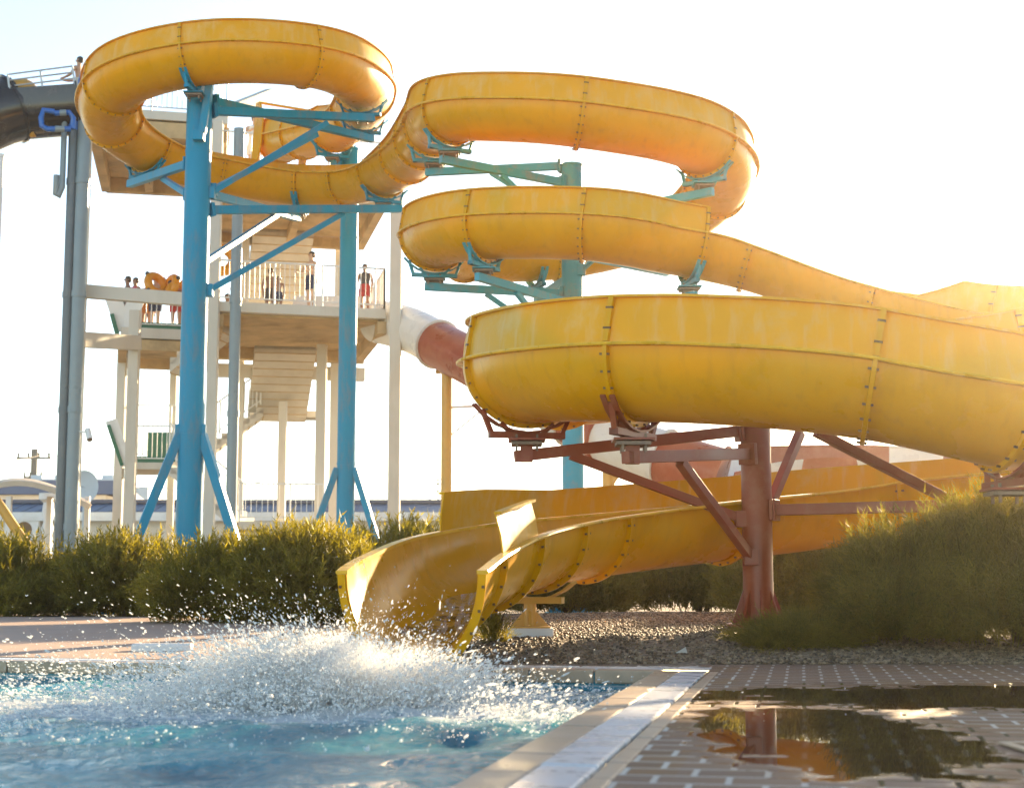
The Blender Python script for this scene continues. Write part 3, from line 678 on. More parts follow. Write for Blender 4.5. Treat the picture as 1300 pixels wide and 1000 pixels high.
for x in(-17.5,-15.2,-12.0,-8.7,-5.0,-2.2,.6):
    m=MB(); m.box((x,59.97,1.5),(1.1,.10,.9)); o=m.build('window',M['white'],lb); m=MB(); m.box((x,59.93,1.5),(.96,.06,.76)); m.build('pane',M['glass'],o)
# taller house behind on the left with tiled roof
hb=thing('house','pale house with slate roof and small windows far behind on the left','house',(-25,75,0))
zh=at(60,628,75).z
m=MB(); m.box((-25.5,78,zh/2),(12,6,zh)); m.build('wall',M['whitewall'],hb)
m=MB(); m.add([(-32,74.5,zh),(-19,74.5,zh),(-19,81.5,zh),(-32,81.5,zh),(-31.5,78,zh+.9),(-19.5,78,zh+.9)],[(0,1,5,4),(1,2,5),(2,3,4,5),(3,0,4)]); m.build('roof',M['roofdark'],hb)
for x in(-24.6,-23.7,-22.6,-21.2):
    m=MB(); m.box((x,74.98,zh-1.0),(.55,.1,.9)); o=m.build('window',M['white'],hb); m=MB(); m.box((x,74.93,zh-1.0),(.42,.06,.76)); m.build('pane',M['glass'],o)
b2=thing('apartment_block','grey blue flat roofed block on the far skyline left of the tower','building',(-33,110,0))
m=MB(); za=at(70,608,110).z; m.box((-31,112,za/2),(7.5,5,za)); m.box((-28.0,112,za/2-.3),(5,5,za-.6)); m.build('wall',M['dish'],b2)
m=MB(); 
for k in range(4): m.box((-34+k*1.7,112,za+.2),(.8,.8,.4))
m.build('roof_unit',M['dish'],b2)
# blue arched greenhouse shapes
for px,w,lab in((105,2.6,'blue tarpaulin mound on the roof line left of the tower'),(455,1.6,'small blue mound on the low roof right of the second blue column')):
    p=at(px,645,66); t=thing('roof_cover',lab,'roof cover',p)
    m=MB(); m.ellipsoid((p.x,p.y,p.z-.2),(w,1.2,.55),20,8,z0=-.2); m.build('cover_sheet',M['pipeblue'],t,smooth=True)
# AC unit
p=at(33,672,59.4); t=thing('air_conditioner','white air conditioner box on the wall of the low building','air conditioner',p)
m=MB(); m.box((p.x,p.y+.2,p.z),(.95,.36,.8)); m.build('casing',M['white'],t,bevel=.03)
m=MB(); m.tube([(p.x-.08,p.y,p.z),(p.x-.08,p.y+.05,p.z)],.3,20); m.build('fan_grille',M['bolt'],t)
# curved canopy
cn=thing('curved_canopy','cream wavy canopy roof on posts at the left edge','canopy',(-13,42,0))
m=MB(); rings=[]
for k,f in enumerate(np.linspace(0,1,22)):
    px=-40+f*155; py=628-18*math.sin(f*math.pi*1.15)+ (6*f)
    q0=at(px,py,42); q1=at(px,py-4,46.5); dz=Vector((0,0,.05))
    rings.append([q0,q1,q1+dz,q0+dz])
m.sweep(rings); m.build('canopy_sheet',M['canopy'],cn,smooth=True)
m=MB()
for k in range(0,21,4): m.bar(rings[k][0],rings[k][1],.09,.09)
for a,b in zip(rings[:-1],rings[1:]): m.bar(a[0]-Vector((0,.03,.02)),b[0]-Vector((0,.03,.02)),.08,.14)
m.build('canopy_frame',M['canopy'],cn)
for px,Y in((8,42.3),(60,45.8),(108,45.8)):
    x=atz(px,Y,1).x; m=MB(); m.bar((x,Y,0),(x,Y,at(px,630,Y).z),.14); m.build('post',M['white'],cn)
t=thing('leaning_pole','yellow pole leaning outward at the left edge by the hedge','pole',at(-30,610,36)); m=MB(); m.tube([at(-20,612,36),at(34,692,36)],.11,14); m.tube([at(31,688,36),at(35,694,36)],.13,14); m.build('shaft',M['post'],t,smooth=True)
# edge of another pole seen at far left
t=thing('tall_mast','thin white mast cut by the left edge of the picture','mast',atz(-2,34,0)); m=MB(); x=atz(-11,34,5).x; m.tube([(x,34,0),(x,34,at(-8,200,34).z)],.07,14); m.tube([(x,34,at(-8,200,34).z),(x,34,at(-8,196,34).z)],.085,14); m.build('shaft',M['white'],t,smooth=True)
# urn / baluster column
p=atz(57,50,.2); t=thing('white_pillar','white turned pillar near the canopy','pillar',(p.x,50,0)); m=MB(); zs=at(57,626,50).z
prof=[(0,.25),(.3,.25),(.35,.16)]+[(.5+k*.22,.2 if k%2 else .13) for k in range(int((zs-.9)/.22))]+[(zs-.3,.16),(zs-.2,.3),(zs,.3)]
m.tube([(p.x,50,z) for z,_ in prof],[r for _,r in prof],16); m.build('shaft',M['white'],t,smooth=True)
# utility pole
p=atz(37,120,0); t=thing('utility_pole','dark utility pole with crossarms and wires beyond the canopy','utility pole',(p.x,120,0)); zt=at(37,570,120).z
m=MB(); m.tube([(p.x,120,0),(p.x,120,zt)],.24,10); m.build('shaft',M['wood'],t)
for dz,w in((-.7,2.6),(-2.2,1.4),(-2.6,1.2)):
    m=MB(); m.bar((p.x-w/2,119.8,zt+dz),(p.x+w/2,119.8,zt+dz),.16); 
    for f in(-.45,-.15,.15,.45): m.tube([(p.x+w*f,119.8,zt+dz),(p.x+w*f,119.8,zt+dz+.4)],.08,8)
    m.build('crossarm',M['wood'],t)
m=MB()
for dz,e in((-.35,at(330,600,140)),(-.35,at(-80,560,90)),(-2.0,at(330,612,140))):
    a=Vector((p.x+.9,119.8,zt+dz)); pts2=[a.lerp(e,f)-Vector((0,0,3*f*(1-f))) for f in np.linspace(0,1,12)]; m.tube(pts2,.03,5)
m.build('wire',M['wood'],t)
p=at(107,618,58); t=thing('satellite_dish','round pale satellite dish on the roof beside the grey pipes','satellite dish',p); m=MB()
rings=[[p+Vector((r*math.cos(a)*.9,-.3*r*r,r*math.sin(a))) for a in np.linspace(0,2*math.pi,25)[:-1]] for r in(.02,.2,.4,.55,.62)]
m.sweep(rings,caps=False); m.build('dish',M['dish'],t,smooth=True); m=MB(); m.bar((p.x,p.y+.05,0),(p.x,p.y+.05,p.z),.08); m.bar(p,p+Vector((0,-.7,.0)),.03); m.build('mount',M['dish'],t)
for px,top,lab in((546,610,'thin bare mast on the far roof right of the tower'),(556,608,'thin antenna mast with small aerial arms on the far roof')):
    p=at(px,640,64); q=at(px,top,64); t=thing('antenna_mast',lab,'antenna',p); m=MB(); m.bar(Vector((p.x,p.y,p.z-.3)),q,.06); 
    if px==556:
        for f in(.5,.8,.97): z=p.lerp(q,f); m.bar(z-Vector((.2,0,0)),z+Vector((.22,0,.03)),.035)
    m.build('mast',M['wood'],t)
# loudspeaker / bench like block by the pool path
p=atz(206,14.7,0); t=thing('concrete_block','low pale stone block lying at the pool edge behind the splash','block',(p.x,14.7,0)); m=MB(); m.box((p.x,14.7,.045),(.55,.16,.09)); m.build('stone',M['white'],t,bevel=.02)

# ------------------------------------------------------------------ people
def person(label,loc,rz,skin,cloth,hair,pose='stand',h=1.7,group=None,top=None):
    t=thing('person',label,'person',loc,group,rz); s=h/1.7
    V={'pelvis':(0,0,.92),'waist':(0,.0,1.08),'chest':(0,.01,1.28),'neck':(0,0,1.43),'chin':(0,.02,1.50),'head':(0,.015,1.59),'crown':(0,0,1.67)}
    Rr={'pelvis':.135,'waist':.115,'chest':.135,'neck':.055,'chin':.068,'head':.088,'crown':.06}
    E=[('pelvis','waist'),('waist','chest'),('chest','neck'),('neck','chin'),('chin','head'),('head','crown')]
    arms={'stand':[(.19,0,1.36),(.25,-.01,1.10),(.24,.07,.86),(.235,.10,.76)],'rail':[(.19,.03,1.36),(.26,.12,1.12),(.16,.36,1.07),(.12,.44,1.07)],
          'raise':[(.19,0,1.38),(.30,.10,1.42),(.22,.18,1.66),(.18,.2,1.76)],'hold':[(.19,0,1.36),(.27,.10,1.14),(.14,.3,1.2),(.08,.36,1.22)]}[pose]
    for sg,nm in((1,'r'),(-1,'l')):
        pr='chest'
        for k,(p,r) in enumerate(zip(arms,(.058,.043,.032,.036))):
            n=f'a{nm}{k}'; V[n]=(p[0]*sg,p[1],p[2]); Rr[n]=r; E.append((pr,n)); pr=n
        # five fingers
        hx,hy,hz=arms[3]; d=Vector(arms[3])-Vector(arms[2]); d.normalize()
        for q in range(5):
            n=f'f{nm}{q}'; off=d*(.075 if q else .03)+Vector((0,(q-2.5)*.016 if q else .045,0)); V[n]=((hx+off.x)*sg,hy+off.y,hz+off.z); Rr[n]=.010; E.append((pr,n))
        pr='pelvis'
        for k,(p,r) in enumerate((((.09,0,.86),.095),((.10,.02,.50),.062),((.10,-.02,.09),.038),((.11,.06,.035),.036),((.115,.15,.03),.026))):
            n=f'l{nm}{k}'; V[n]=(p[0]*sg,p[1],p[2]); Rr[n]=r; E.append((pr,n)); pr=n
    ks=list(V); me=bpy.data.meshes.new('body'); me.from_pydata([tuple(c*s for c in V[k]) for k in ks],[(ks.index(a),ks.index(b)) for a,b in E],[])
    me.materials.append(skin); o=bpy.data.objects.new('body',me); COL.objects.link(o); o.parent=t
    md=o.modifiers.new('skin','SKIN'); md.use_smooth_shade=True
    for i,k in enumerate(ks):
        me.skin_vertices[0].data[i].radius=(Rr[k]*s,Rr[k]*s*(.8 if k in('pelvis','waist','chest') else 1))
    me.skin_vertices[0].data[0].use_root=True
    su=o.modifiers.new('sub','SUBSURF'); su.levels=1; su.render_levels=1
    base=Vector(loc)
    def part(m,name,mat):
        me_o=m.build(name,mat,None,smooth=True); me_o.parent=t; return me_o
    m=MB()
    m.ellipsoid((0,-.012*s,1.60*s),(.098*s,.105*s,.105*s),12,8); m.v=[(x,(y if y<.03*s or z>1.64*s else .03*s),z) for x,y,z in m.v]; part(m,'hair',hair)
    m=MB(); m.ellipsoid((0,.105*s,1.575*s),(.016*s,.022*s,.024*s),8,5); part(m,'nose',skin)
    for sg in(1,-1):
        m=MB(); m.ellipsoid((sg*.034*s,.092*s,1.60*s),(.013*s,.01*s,.009*s),8,5); part(m,'eye',M['hair'])
        m=MB(); m.ellipsoid((sg*.09*s,.0,1.585*s),(.012*s,.02*s,.03*s),8,5); part(m,'ear',skin)
    m=MB(); m.tube([(0,0,1.02*s),(0,0,.96*s),(0,0,.86*s),(0,0,.80*s)],[.155*s,.17*s,.175*s,.165*s],16)
    for sg in(1,-1): m.tube([(sg*.088*s,0,.86*s),(sg*.10*s,.015*s,.62*s)],[.115*s,.092*s],14)
    m.v=[(x,y*.88,z) for x,y,z in m.v]; part(m,'swim_shorts',cloth)
    if top:
        m=MB(); m.tube([(0,0,1.42*s),(0,0,1.36*s),(0,.005,1.25*s),(0,0,1.08*s),(0,0,.98*s)],[.075*s,.185*s,.178*s,.15*s,.165*s],18); m.v=[(x,y*.78,z) for x,y,z in m.v]; part(m,'shirt',top)
    return t
sk=[M['skin%d'%i] for i in range(4)]; GQ='people queueing on the left tower landing'
C=lambda n:M['cloth_'+n]
qs=[('person with dark hair in pink top, leftmost but one in the queue',-10.92,44.6,2.6,1,'pink','hair','rail',1.62,'pink'),
('shirtless person in charcoal shorts at the left end of the queue',-11.22,44.9,2.0,3,'charcoal','hair','stand',1.72,None),
('person in orange shorts holding a ring on the left landing',-10.62,44.75,3.2,0,'orange','fairhair','hold',1.6,None),
('person in navy shorts standing between the two rings on the landing',-10.33,44.6,2.9,2,'navy','hair','hold',1.68,None),
('person in crimson shorts on the left landing beside the column',-9.75,44.75,3.3,1,'crimson','hair','hold',1.7,None),
('person in crimson shirt at the back of the queue',-10.75,45.6,3.0,0,'navy','fairhair','stand',1.75,'crimson'),
('person in teal shorts near the right end of the queue',-9.5,45.1,3.5,2,'teal','hair','rail',1.66,None)]
for lab,x,y,rz,s_,cl,hr,po,h,tp in qs: person(lab,(x,y,zq),rz,sk[s_],C(cl),M[hr],po,h,GQ,C(tp) if tp else None)
GP='people on the middle tower platform'
for lab,px,Y,rz,s_,cl,hr,po,h,tp in(
 ('shirtless person leaning on the white railing of the middle platform',395,41.4,2.4,2,'navy','hair','rail',1.66,None),
 ('person in crimson shorts in the right corner of the middle platform',463,41.9,3.0,1,'crimson','hair','stand',1.42,'charcoal'),
 ('person with bare back near the stairs of the middle platform',343,42.6,3.4,3,'charcoal','hair','stand',1.45,None),
 ('small child standing beside the bare backed person on the middle platform',354,42.0,2.9,1,'navy','fairhair','stand',1.1,None)):
    person(lab,(atz(px,Y,8.5).x,Y,7.95),rz,sk[s_],C(cl),M[hr],po,h,GP,C(tp) if tp else None)
person('person in pale shirt waiting by the yellow slide entry on the top platform',(atz(323,40.6,12).x,40.6,11.4),3.4,sk[2],C('white'),M['hair'],'hold',1.75,None,C('white'))
person('person leaning over at the top of the black slide',(pp(100,110,39.4).x,39.4,pp(100,112,39.4).z-.75),1.4,sk[0],C('crimson'),M['hair'],'rail',1.6)
# swim rings
def ring(label,c,tilt,r=.27,rr=.12,group='orange swim rings'):
    t=thing('swim_ring',label,'swim ring',c,group)
    me=MB(); c=Vector(c); E=Matrix.Rotation(tilt[2],3,'Z')@Matrix.Rotation(tilt[0],3,'X')
    rings=[]
    for a in np.linspace(0,2*math.pi,29):
        d=Vector((math.cos(a),math.sin(a),0)); rings.append([c+E@(d*(r+rr*math.cos(b))+Vector((0,0,rr*math.sin(b)))) for b in np.linspace(0,2*math.pi,15)[:-1]])
    me.sweep(rings,caps=False); me.build('tube',M['ring'],t,smooth=True)
    for a in(.6,2.2,3.8,5.3):
        d=Vector((math.cos(a),math.sin(a),0)); q=c+E@(d*(r+rr*1.0)); m=MB(); m.ellipsoid(q,(.07,.07,.07),8,6); m.build('handle',M['cloth_charcoal'],t,smooth=True)
    return t
ring('yellow swim ring held up at the left of the queue',at(198,361,44.4),(R(70),0,R(50)))
ring('yellow swim ring held upright in the middle of the queue',at(217,364,44.5),(R(75),0,R(-50)))
ring('yellow swim ring lowest in the queue beside the blue column',at(228,372,44.4),(R(65),0,R(20)),.3,.13)
ring('orange swim ring held up beside the grey pipe left of the stairs',at(281,330,43.6),(R(80),0,R(15)),.34,.15)
person('person carrying the orange swim ring up the tower stairs',(atz(287,44.0,7).x,44.0,7.35),3.0,sk[1],C('orange'),M['hair'],'raise',1.6)
# ------------------------------------------------------------------ pool, paving, ground
K=Vector((1.09,11.62,0)); e1=Vector((-.959,.282,0)); e2=Vector((-.1815,-.983,0))
def pq(p,q,z=0): v=K+e1*p+e2*q; return Vector((v.x,v.y,z))
# materials
def mat_water():
    m,nt,ns,L,out=newmat('pool_water')
    tc=N(nt,'ShaderNodeTexCoord'); geo=N(nt,'ShaderNodeNewGeometry')
    n1=N(nt,'ShaderNodeTexNoise',Scale=1.1,Detail=7.0,Roughness=.62); L.new(tc.outputs['Object'],n1.inputs['Vector'])
    col=ramp(nt,[(.3,(.0,.10,.15)),(.5,(.0,.20,.26)),(.72,(.005,.33,.37))],n1.outputs[0])
    # foam: patches of bubbles pushed out from the landing of the slide
    vd=N(nt,'ShaderNodeVectorMath',operation='DISTANCE'); mp=N(nt,'ShaderNodeMapping'); mp.inputs['Scale'].default_value=(.62,1,0)
    L.new(tc.outputs['Object'],mp.inputs[0]); L.new(mp.outputs[0],vd.inputs[0]); vd.inputs[1].default_value=(-1.3*.62,9.7,0)
    mr=N(nt,'ShaderNodeMapRange'); mr.inputs[1].default_value=.45; mr.inputs[2].default_value=1.9; mr.inputs[3].default_value=.26; mr.inputs[4].default_value=-.12; L.new(vd.outputs['Value'],mr.inputs[0])
    mp2=N(nt,'ShaderNodeMapping'); mp2.inputs['Scale'].default_value=(1,.55,1); L.new(tc.outputs['Object'],mp2.inputs[0])
    n2=N(nt,'ShaderNodeTexNoise',Scale=3.2,Detail=10.0,Roughness=.72,Distortion=.6); L.new(mp2.outputs[0],n2.inputs['Vector'])
    ad=N(nt,'ShaderNodeMath',operation='ADD'); L.new(n2.outputs[0],ad.inputs[0]); L.new(mr.outputs[0],ad.inputs[1])
    fm=ramp(nt,[(.50,0.0),(.68,1.0)],ad.outputs[0])
    p=N(nt,'ShaderNodeBsdfPrincipled',Roughness=.05,IOR=1.33); p.inputs['Specular IOR Level'].default_value=.1; L.new(col.outputs[0],p.inputs['Base Color'])
    nb=N(nt,'ShaderNodeTexNoise',Scale=13.0,Detail=6.0,Roughness=.6,Distortion=.4); L.new(mp2.outputs[0],nb.inputs['Vector'])
    bp=N(nt,'ShaderNodeBump',Strength=.6,Distance=.06); L.new(nb.outputs[0],bp.inputs['Height']); L.new(bp.outputs[0],p.inputs['Normal'])
    f=N(nt,'ShaderNodeBsdfPrincipled',Roughness=.6); f.inputs['Base Color'].default_value=(.80,.84,.85,1)
    tr=N(nt,'ShaderNodeBsdfTranslucent'); tr.inputs[0].default_value=(.85,.88,.88,1)
    fx=N(nt,'ShaderNodeMixShader'); fx.inputs[0].default_value=.3; L.new(f.outputs[0],fx.inputs[1]); L.new(tr.outputs[0],fx.inputs[2])
    bf=N(nt,'ShaderNodeBump',Strength=.8,Distance=.05); L.new(n2.outputs[0],bf.inputs['Height']); L.new(bf.outputs[0],f.inputs['Normal'])
    mx=N(nt,'ShaderNodeMixShader'); L.new(fm.outputs[0],mx.inputs[0]); L.new(p.outputs[0],mx.inputs[1]); L.new(fx.outputs[0],mx.inputs[2]); L.new(mx.outputs[0],out.inputs[0])
    return m
M['water']=mat_water()
def mat_tile(name,col,bw,bh,mort,rough=.3):
    m,nt,ns,L,out=newmat(name); tc=N(nt,'ShaderNodeTexCoord')
    b=N(nt,'ShaderNodeTexBrick'); b.offset=0; b.inputs['Scale'].default_value=1; b.inputs['Brick Width'].default_value=bw; b.inputs['Row Height'].default_value=bh; b.inputs['Mortar Size'].default_value=.006
    mp=N(nt,'ShaderNodeMapping'); mp.inputs['Rotation'].default_value=(R(90),0,0); L.new(tc.outputs['Object'],mp.inputs[0]); L.new(mp.outputs[0],b.inputs['Vector'])
    b.inputs[1].default_value=tuple(col)+(1,); b.inputs[2].default_value=tuple(c*.8 for c in col)+(1,); b.inputs[3].default_value=tuple(mort)+(1,)
    p=N(nt,'ShaderNodeBsdfPrincipled',Roughness=rough); L.new(b.outputs[0],p.inputs[0]); L.new(p.outputs[0],out.inputs[0]); return m
M['pooltile']=mat_tile('teal_pool_tile',(.02,.26,.33),.12,.12,(.3,.4,.42))
def mat_paver():
    """wet block paving: courses of small blocks, joints pale with painted sun glints, a broad shallow puddle"""
    m,nt,ns,L,out=newmat('wet_block_paving'); tc=N(nt,'ShaderNodeTexCoord')
    mp=N(nt,'ShaderNodeMapping'); mp.inputs['Rotation'].default_value=(0,0,R(10.46)); L.new(tc.outputs['Object'],mp.inputs[0])
    wob=N(nt,'ShaderNodeTexNoise',Scale=1.3,Detail=2.0); L.new(mp.outputs[0],wob.inputs['Vector'])
    wm=mixc(nt,.012,mp.outputs[0],wob.outputs['Color'],'ADD')
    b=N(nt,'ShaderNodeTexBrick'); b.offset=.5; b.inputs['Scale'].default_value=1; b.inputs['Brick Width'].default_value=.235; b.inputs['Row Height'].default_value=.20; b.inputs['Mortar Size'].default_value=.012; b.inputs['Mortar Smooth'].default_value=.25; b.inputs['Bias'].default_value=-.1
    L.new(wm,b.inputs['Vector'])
    b.inputs[1].default_value=(.29,.135,.045,1); b.inputs[2].default_value=(.18,.08,.028,1); b.inputs[3].default_value=(.80,.74,.64,1)  # joint colour painted pale for the sun glints along wet joints
    n=N(nt,'ShaderNodeTexNoise',Scale=5.0,Detail=8.0,Roughness=.65); L.new(tc.outputs['Object'],n.inputs['Vector'])
    c1=mixc(nt,.35,b.outputs[0],ramp(nt,[(.3,(.10,.055,.025)),(.7,(.34,.19,.09))],n.outputs[0]).outputs[0])
    # grey-mauve blocks set in panels
    ck=N(nt,'ShaderNodeTexBrick'); ck.offset=0; ck.inputs['Scale'].default_value=1; ck.inputs['Brick Width'].default_value=1.88; ck.inputs['Row Height'].default_value=1.6; ck.inputs['Mortar Size'].default_value=.42; ck.inputs['Mortar Smooth'].default_value=0; L.new(mp.outputs[0],ck.inputs['Vector'])
    pm=N(nt,'ShaderNodeMath',operation='MULTIPLY'); L.new(ck.outputs['Fac'],pm.inputs[0]); pm.inputs[1].default_value=.14
    c1=mixc(nt,pm.outputs[0],c1,(.23,.19,.21))
    # puddle mask
    def blob(cx,cy,sx,sy,r0,r1):
        mm=N(nt,'ShaderNodeMapping'); mm.inputs['Scale'].default_value=(1/sx,1/sy,0); mm.inputs['Location'].default_value=(-cx/sx,-cy/sy,0); L.new(tc.outputs['Object'],mm.inputs[0])
        ln=N(nt,'ShaderNodeVectorMath',operation='LENGTH'); L.new(mm.outputs[0],ln.inputs[0])
        q=N(nt,'ShaderNodeMapRange'); q.inputs[1].default_value=r0; q.inputs[2].default_value=r1; q.inputs[3].default_value=.42; q.inputs[4].default_value=-.42; L.new(ln.outputs['Value'],q.inputs[0]); return q.outputs[0]
    def mx(a,b_): 
        q=N(nt,'ShaderNodeMath',operation='MAXIMUM'); L.new(a,q.inputs[0]); L.new(b_,q.inputs[1]); return q.outputs[0]
    pu=mx(blob(1.30,6.6,.64,1.75,.35,1.5),blob(3.1,8.9,2.4,1.15,.3,1.5)); pu=mx(pu,blob(.83,6.55,.10,.25,.2,1.6))
    pn=N(nt,'ShaderNodeTexNoise',Scale=2.2,Detail=4.0,Roughness=.55); L.new(tc.outputs['Object'],pn.inputs['Vector'])
    s=N(nt,'ShaderNodeMath',operation='ADD'); L.new(pu,s.inputs[0]); L.new(pn.outputs[0],s.inputs[1])
    # blocks stand a touch proud so joints flood first
    jf=N(nt,'ShaderNodeMath',operation='MULTIPLY_ADD'); L.new(b.outputs['Fac'],jf.inputs[0]); jf.inputs[1].default_value=.16; L.new(s.outputs[0],jf.inputs[2])
    pud=ramp(nt,[(.47,0.0),(.57,1.0)],jf.outputs[0])
    jw=N(nt,'ShaderNodeMath',operation='MAXIMUM'); L.new(pud.outputs[0],jw.inputs[0]); 
    jw.inputs[1].default_value=0
    wet=jw.outputs[0]
    dark=mixc(nt,wet,c1,mixc(nt,1,c1,(.42,.36,.30),'MULTIPLY'))
    p=N(nt,'ShaderNodeBsdfPrincipled'); p.inputs['Specular IOR Level'].default_value=.36; L.new(dark,p.inputs['Base Color'])
    rn=ramp(nt,[(.35,.58),(.65,.75)],n.outputs[0]); 
    rw=N(nt,'ShaderNodeMix'); rw.data_type='FLOAT'; L.new(wet,rw.inputs[0]); L.new(rn.outputs[0],rw.inputs[2]); rw.inputs[3].default_value=.02; L.new(rw.outputs[0],p.inputs['Roughness'])
    inv=N(nt,'ShaderNodeMath',operation='SUBTRACT'); inv.inputs[0].default_value=1; L.new(wet,inv.inputs[1])
    hh=N(nt,'ShaderNodeMath',operation='MULTIPLY_ADD'); L.new(b.outputs['Fac'],hh.inputs[0]); hh.inputs[1].default_value=-1.2; L.new(n.outputs[0],hh.inputs[2])
    bp=N(nt,'ShaderNodeBump',Distance=.012); st=N(nt,'ShaderNodeMath',operation='MULTIPLY'); L.new(inv.outputs[0],st.inputs[0]); st.inputs[1].default_value=.7; L.new(st.outputs[0],bp.inputs['Strength']); L.new(hh.outputs[0],bp.inputs['Height']); L.new(bp.outputs[0],p.inputs['Normal'])
    L.new(p.outputs[0],out.inputs[0]); return m
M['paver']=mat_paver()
M['coping']=simple('tan_coping_stone',(.46,.33,.22),rough=.35,var=.15,scale=3,bump=.1,dirt=(.28,.19,.11),dirt_amt=.5,dirt_scale=2)
M['strip']=simple('pale_wet_stone',(.62,.62,.62),rough=.28,var=.07,scale=4,bump=.12,bscale=25,dirt=(.42,.38,.34),dirt_amt=.35,dirt_scale=3)
M['path']=simple('terracotta_path',(.46,.31,.23),rough=.75,var=.12,scale=3,bump=.2,bscale=30,dirt=(.3,.2,.14),dirt_amt=.4)
def mat_ground():
    m,nt,ns,L,out=newmat('gravel_ground'); tc=N(nt,'ShaderNodeTexCoord')
    v=N(nt,'ShaderNodeTexVoronoi',Scale=34.0); L.new(tc.outputs['Object'],v.inputs['Vector'])
    n=N(nt,'ShaderNodeTexNoise',Scale=1.4,Detail=8.0,Roughness=.7); L.new(tc.outputs['Object'],n.inputs['Vector'])
    h=N(nt,'ShaderNodeSeparateColor'); L.new(v.outputs['Color'],h.inputs[0])
    c=ramp(nt,[(.0,(.13,.09,.06)),(.5,(.26,.19,.13)),(1,(.42,.34,.26))],h.outputs[0])
    c2=mixc(nt,.35,c.outputs[0],ramp(nt,[(.3,(.16,.11,.07)),(.7,(.36,.27,.19))],n.outputs[0]).outputs[0])
    p=N(nt,'ShaderNodeBsdfPrincipled',Roughness=.8); L.new(c2,p.inputs[0])
    bp=N(nt,'ShaderNodeBump',Strength=.9,Distance=.03); bp.invert=True; L.new(v.outputs['Distance'],bp.inputs['Height']); L.new(bp.outputs[0],p.inputs['Normal']); L.new(p.outputs[0],out.inputs[0]); return m
M['ground']=mat_ground()
# water sheet with real waves
ps=np.concatenate([np.arange(0,7.5,.05),np.linspace(7.5,24,60)]); qs_=np.concatenate([np.arange(-.06,9,.05),np.linspace(9,18,30)])
PP,QQ=np.meshgrid(ps,qs_,indexing='ij')
X=K.x+e1.x*PP+e2.x*QQ; Y=K.y+e1.y*PP+e2.y*QQ
cx,cy=-1.25,9.9; rr=np.hypot((X-cx)*.9,Y-cy)
Z=.016*np.sin(rr*5.2-1)*np.exp(-rr*.28)
for k in range(44):
    a=rng.uniform(0,2*math.pi); w=rng.uniform(3,22); Z+=.02/w**.95*1.1*np.sin((X*math.cos(a)+Y*math.sin(a))*w+rng.uniform(0,6.3))
Z+=.035*np.exp(-((rr-.8)/.5)**2)*(.6+.5*np.sin(X*7+Y*3)*np.sin(Y*9-X*4))+.02*np.exp(-((rr-1.9)/.6)**2)*(1+np.sin(X*6)*np.sin(Y*5+1))
edge=np.clip(np.minimum(PP,QQ+.06)/.3,0,1); Z=Z*(.35+.65*edge)-.14
nP,nQ=len(ps),len(qs_); idx=np.arange(nP*nQ).reshape(nP,nQ)
F=np.stack([idx[:-1,:-1],idx[:-1,1:],idx[1:,1:],idx[1:,:-1]],-1).reshape(-1,4)
o=np_mesh('pool_water',np.stack([X,Y,Z],-1).reshape(-1,3),F,M['water'],smooth=True); tag(o,kind='structure')
def quadsheet(name,pts,mat,kind='structure'):
    me=bpy.data.meshes.new(name); me.from_pydata([tuple(p) for p in pts],[],[tuple(range(len(pts)))]); me.materials.append(mat)
    o=bpy.data.objects.new(name,me); COL.objects.link(o); tag(o,kind=kind); return o
m=MB()
m.add([pq(0,0,-.02),pq(24,0,-.02),pq(24,0,-1.2),pq(0,0,-1.2)],[(0,1,2,3)]); m.add([pq(0,0,-.02),pq(0,18,-.02),pq(0,18,-1.2),pq(0,0,-1.2)],[(0,1,2,3)])
m.add([pq(0,0,-1.2),pq(24,0,-1.2),pq(24,18,-1.2),pq(0,18,-1.2)],[(0,1,2,3)])
tag(m.build('pool_basin',M['pooltile']),kind='structure')
# coping stones (rounded nose), right side and back
def slabrun(name,f,length,w0,w1,z,mat,n,gap=.012,th=.10,side='q'):
    m=MB()
    for k in range(n):
        a=length*k/n+gap/2; b=length*(k+1)/n-gap/2
        if side=='q': pts_=[pq(-w0,a),pq(-w1,a),pq(-w1,b),pq(-w0,b)]
        else: pts_=[pq(a,-w0),pq(b,-w0),pq(b,-w1),pq(a,-w1)]
        dz=(random.random()-.5)*.006
        m.add([(p.x,p.y,z-th+dz) for p in pts_]+[(p.x,p.y,z+dz) for p in pts_],[(3,2,1,0),(4,5,6,7),(0,1,5,4),(1,2,6,5),(2,3,7,6),(3,0,4,7)])
    o=m.build(name,mat,bevel=.012); tag(o,kind='structure'); return o
slabrun('pool_coping',None,14,-.04,.135,.0,M['coping'],24)
slabrun('deck_strip',None,14,.14,.345,.004,M['strip'],9)
slabrun('deck_border',None,14,.355,.435,.0,M['coping'],30)
slabrun('pool_coping',None,20,-.03,.16,.0,M['coping'],40,side='p')
slabrun('deck_strip',None,20,.165,.46,.003,M['strip'],30,side='p')
# deck (to the right of the pool) 
far=12.55
A=pq(-.44,0); 
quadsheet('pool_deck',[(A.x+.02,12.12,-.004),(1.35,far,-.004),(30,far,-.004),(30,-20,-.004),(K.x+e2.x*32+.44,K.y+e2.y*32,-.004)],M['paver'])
quadsheet('deck_corner',[(A.x-.6,12.0,-.007),(A.x+.3,11.6,-.007),(1.6,far,-.007),(1.0,far,-.007)],M['strip'])
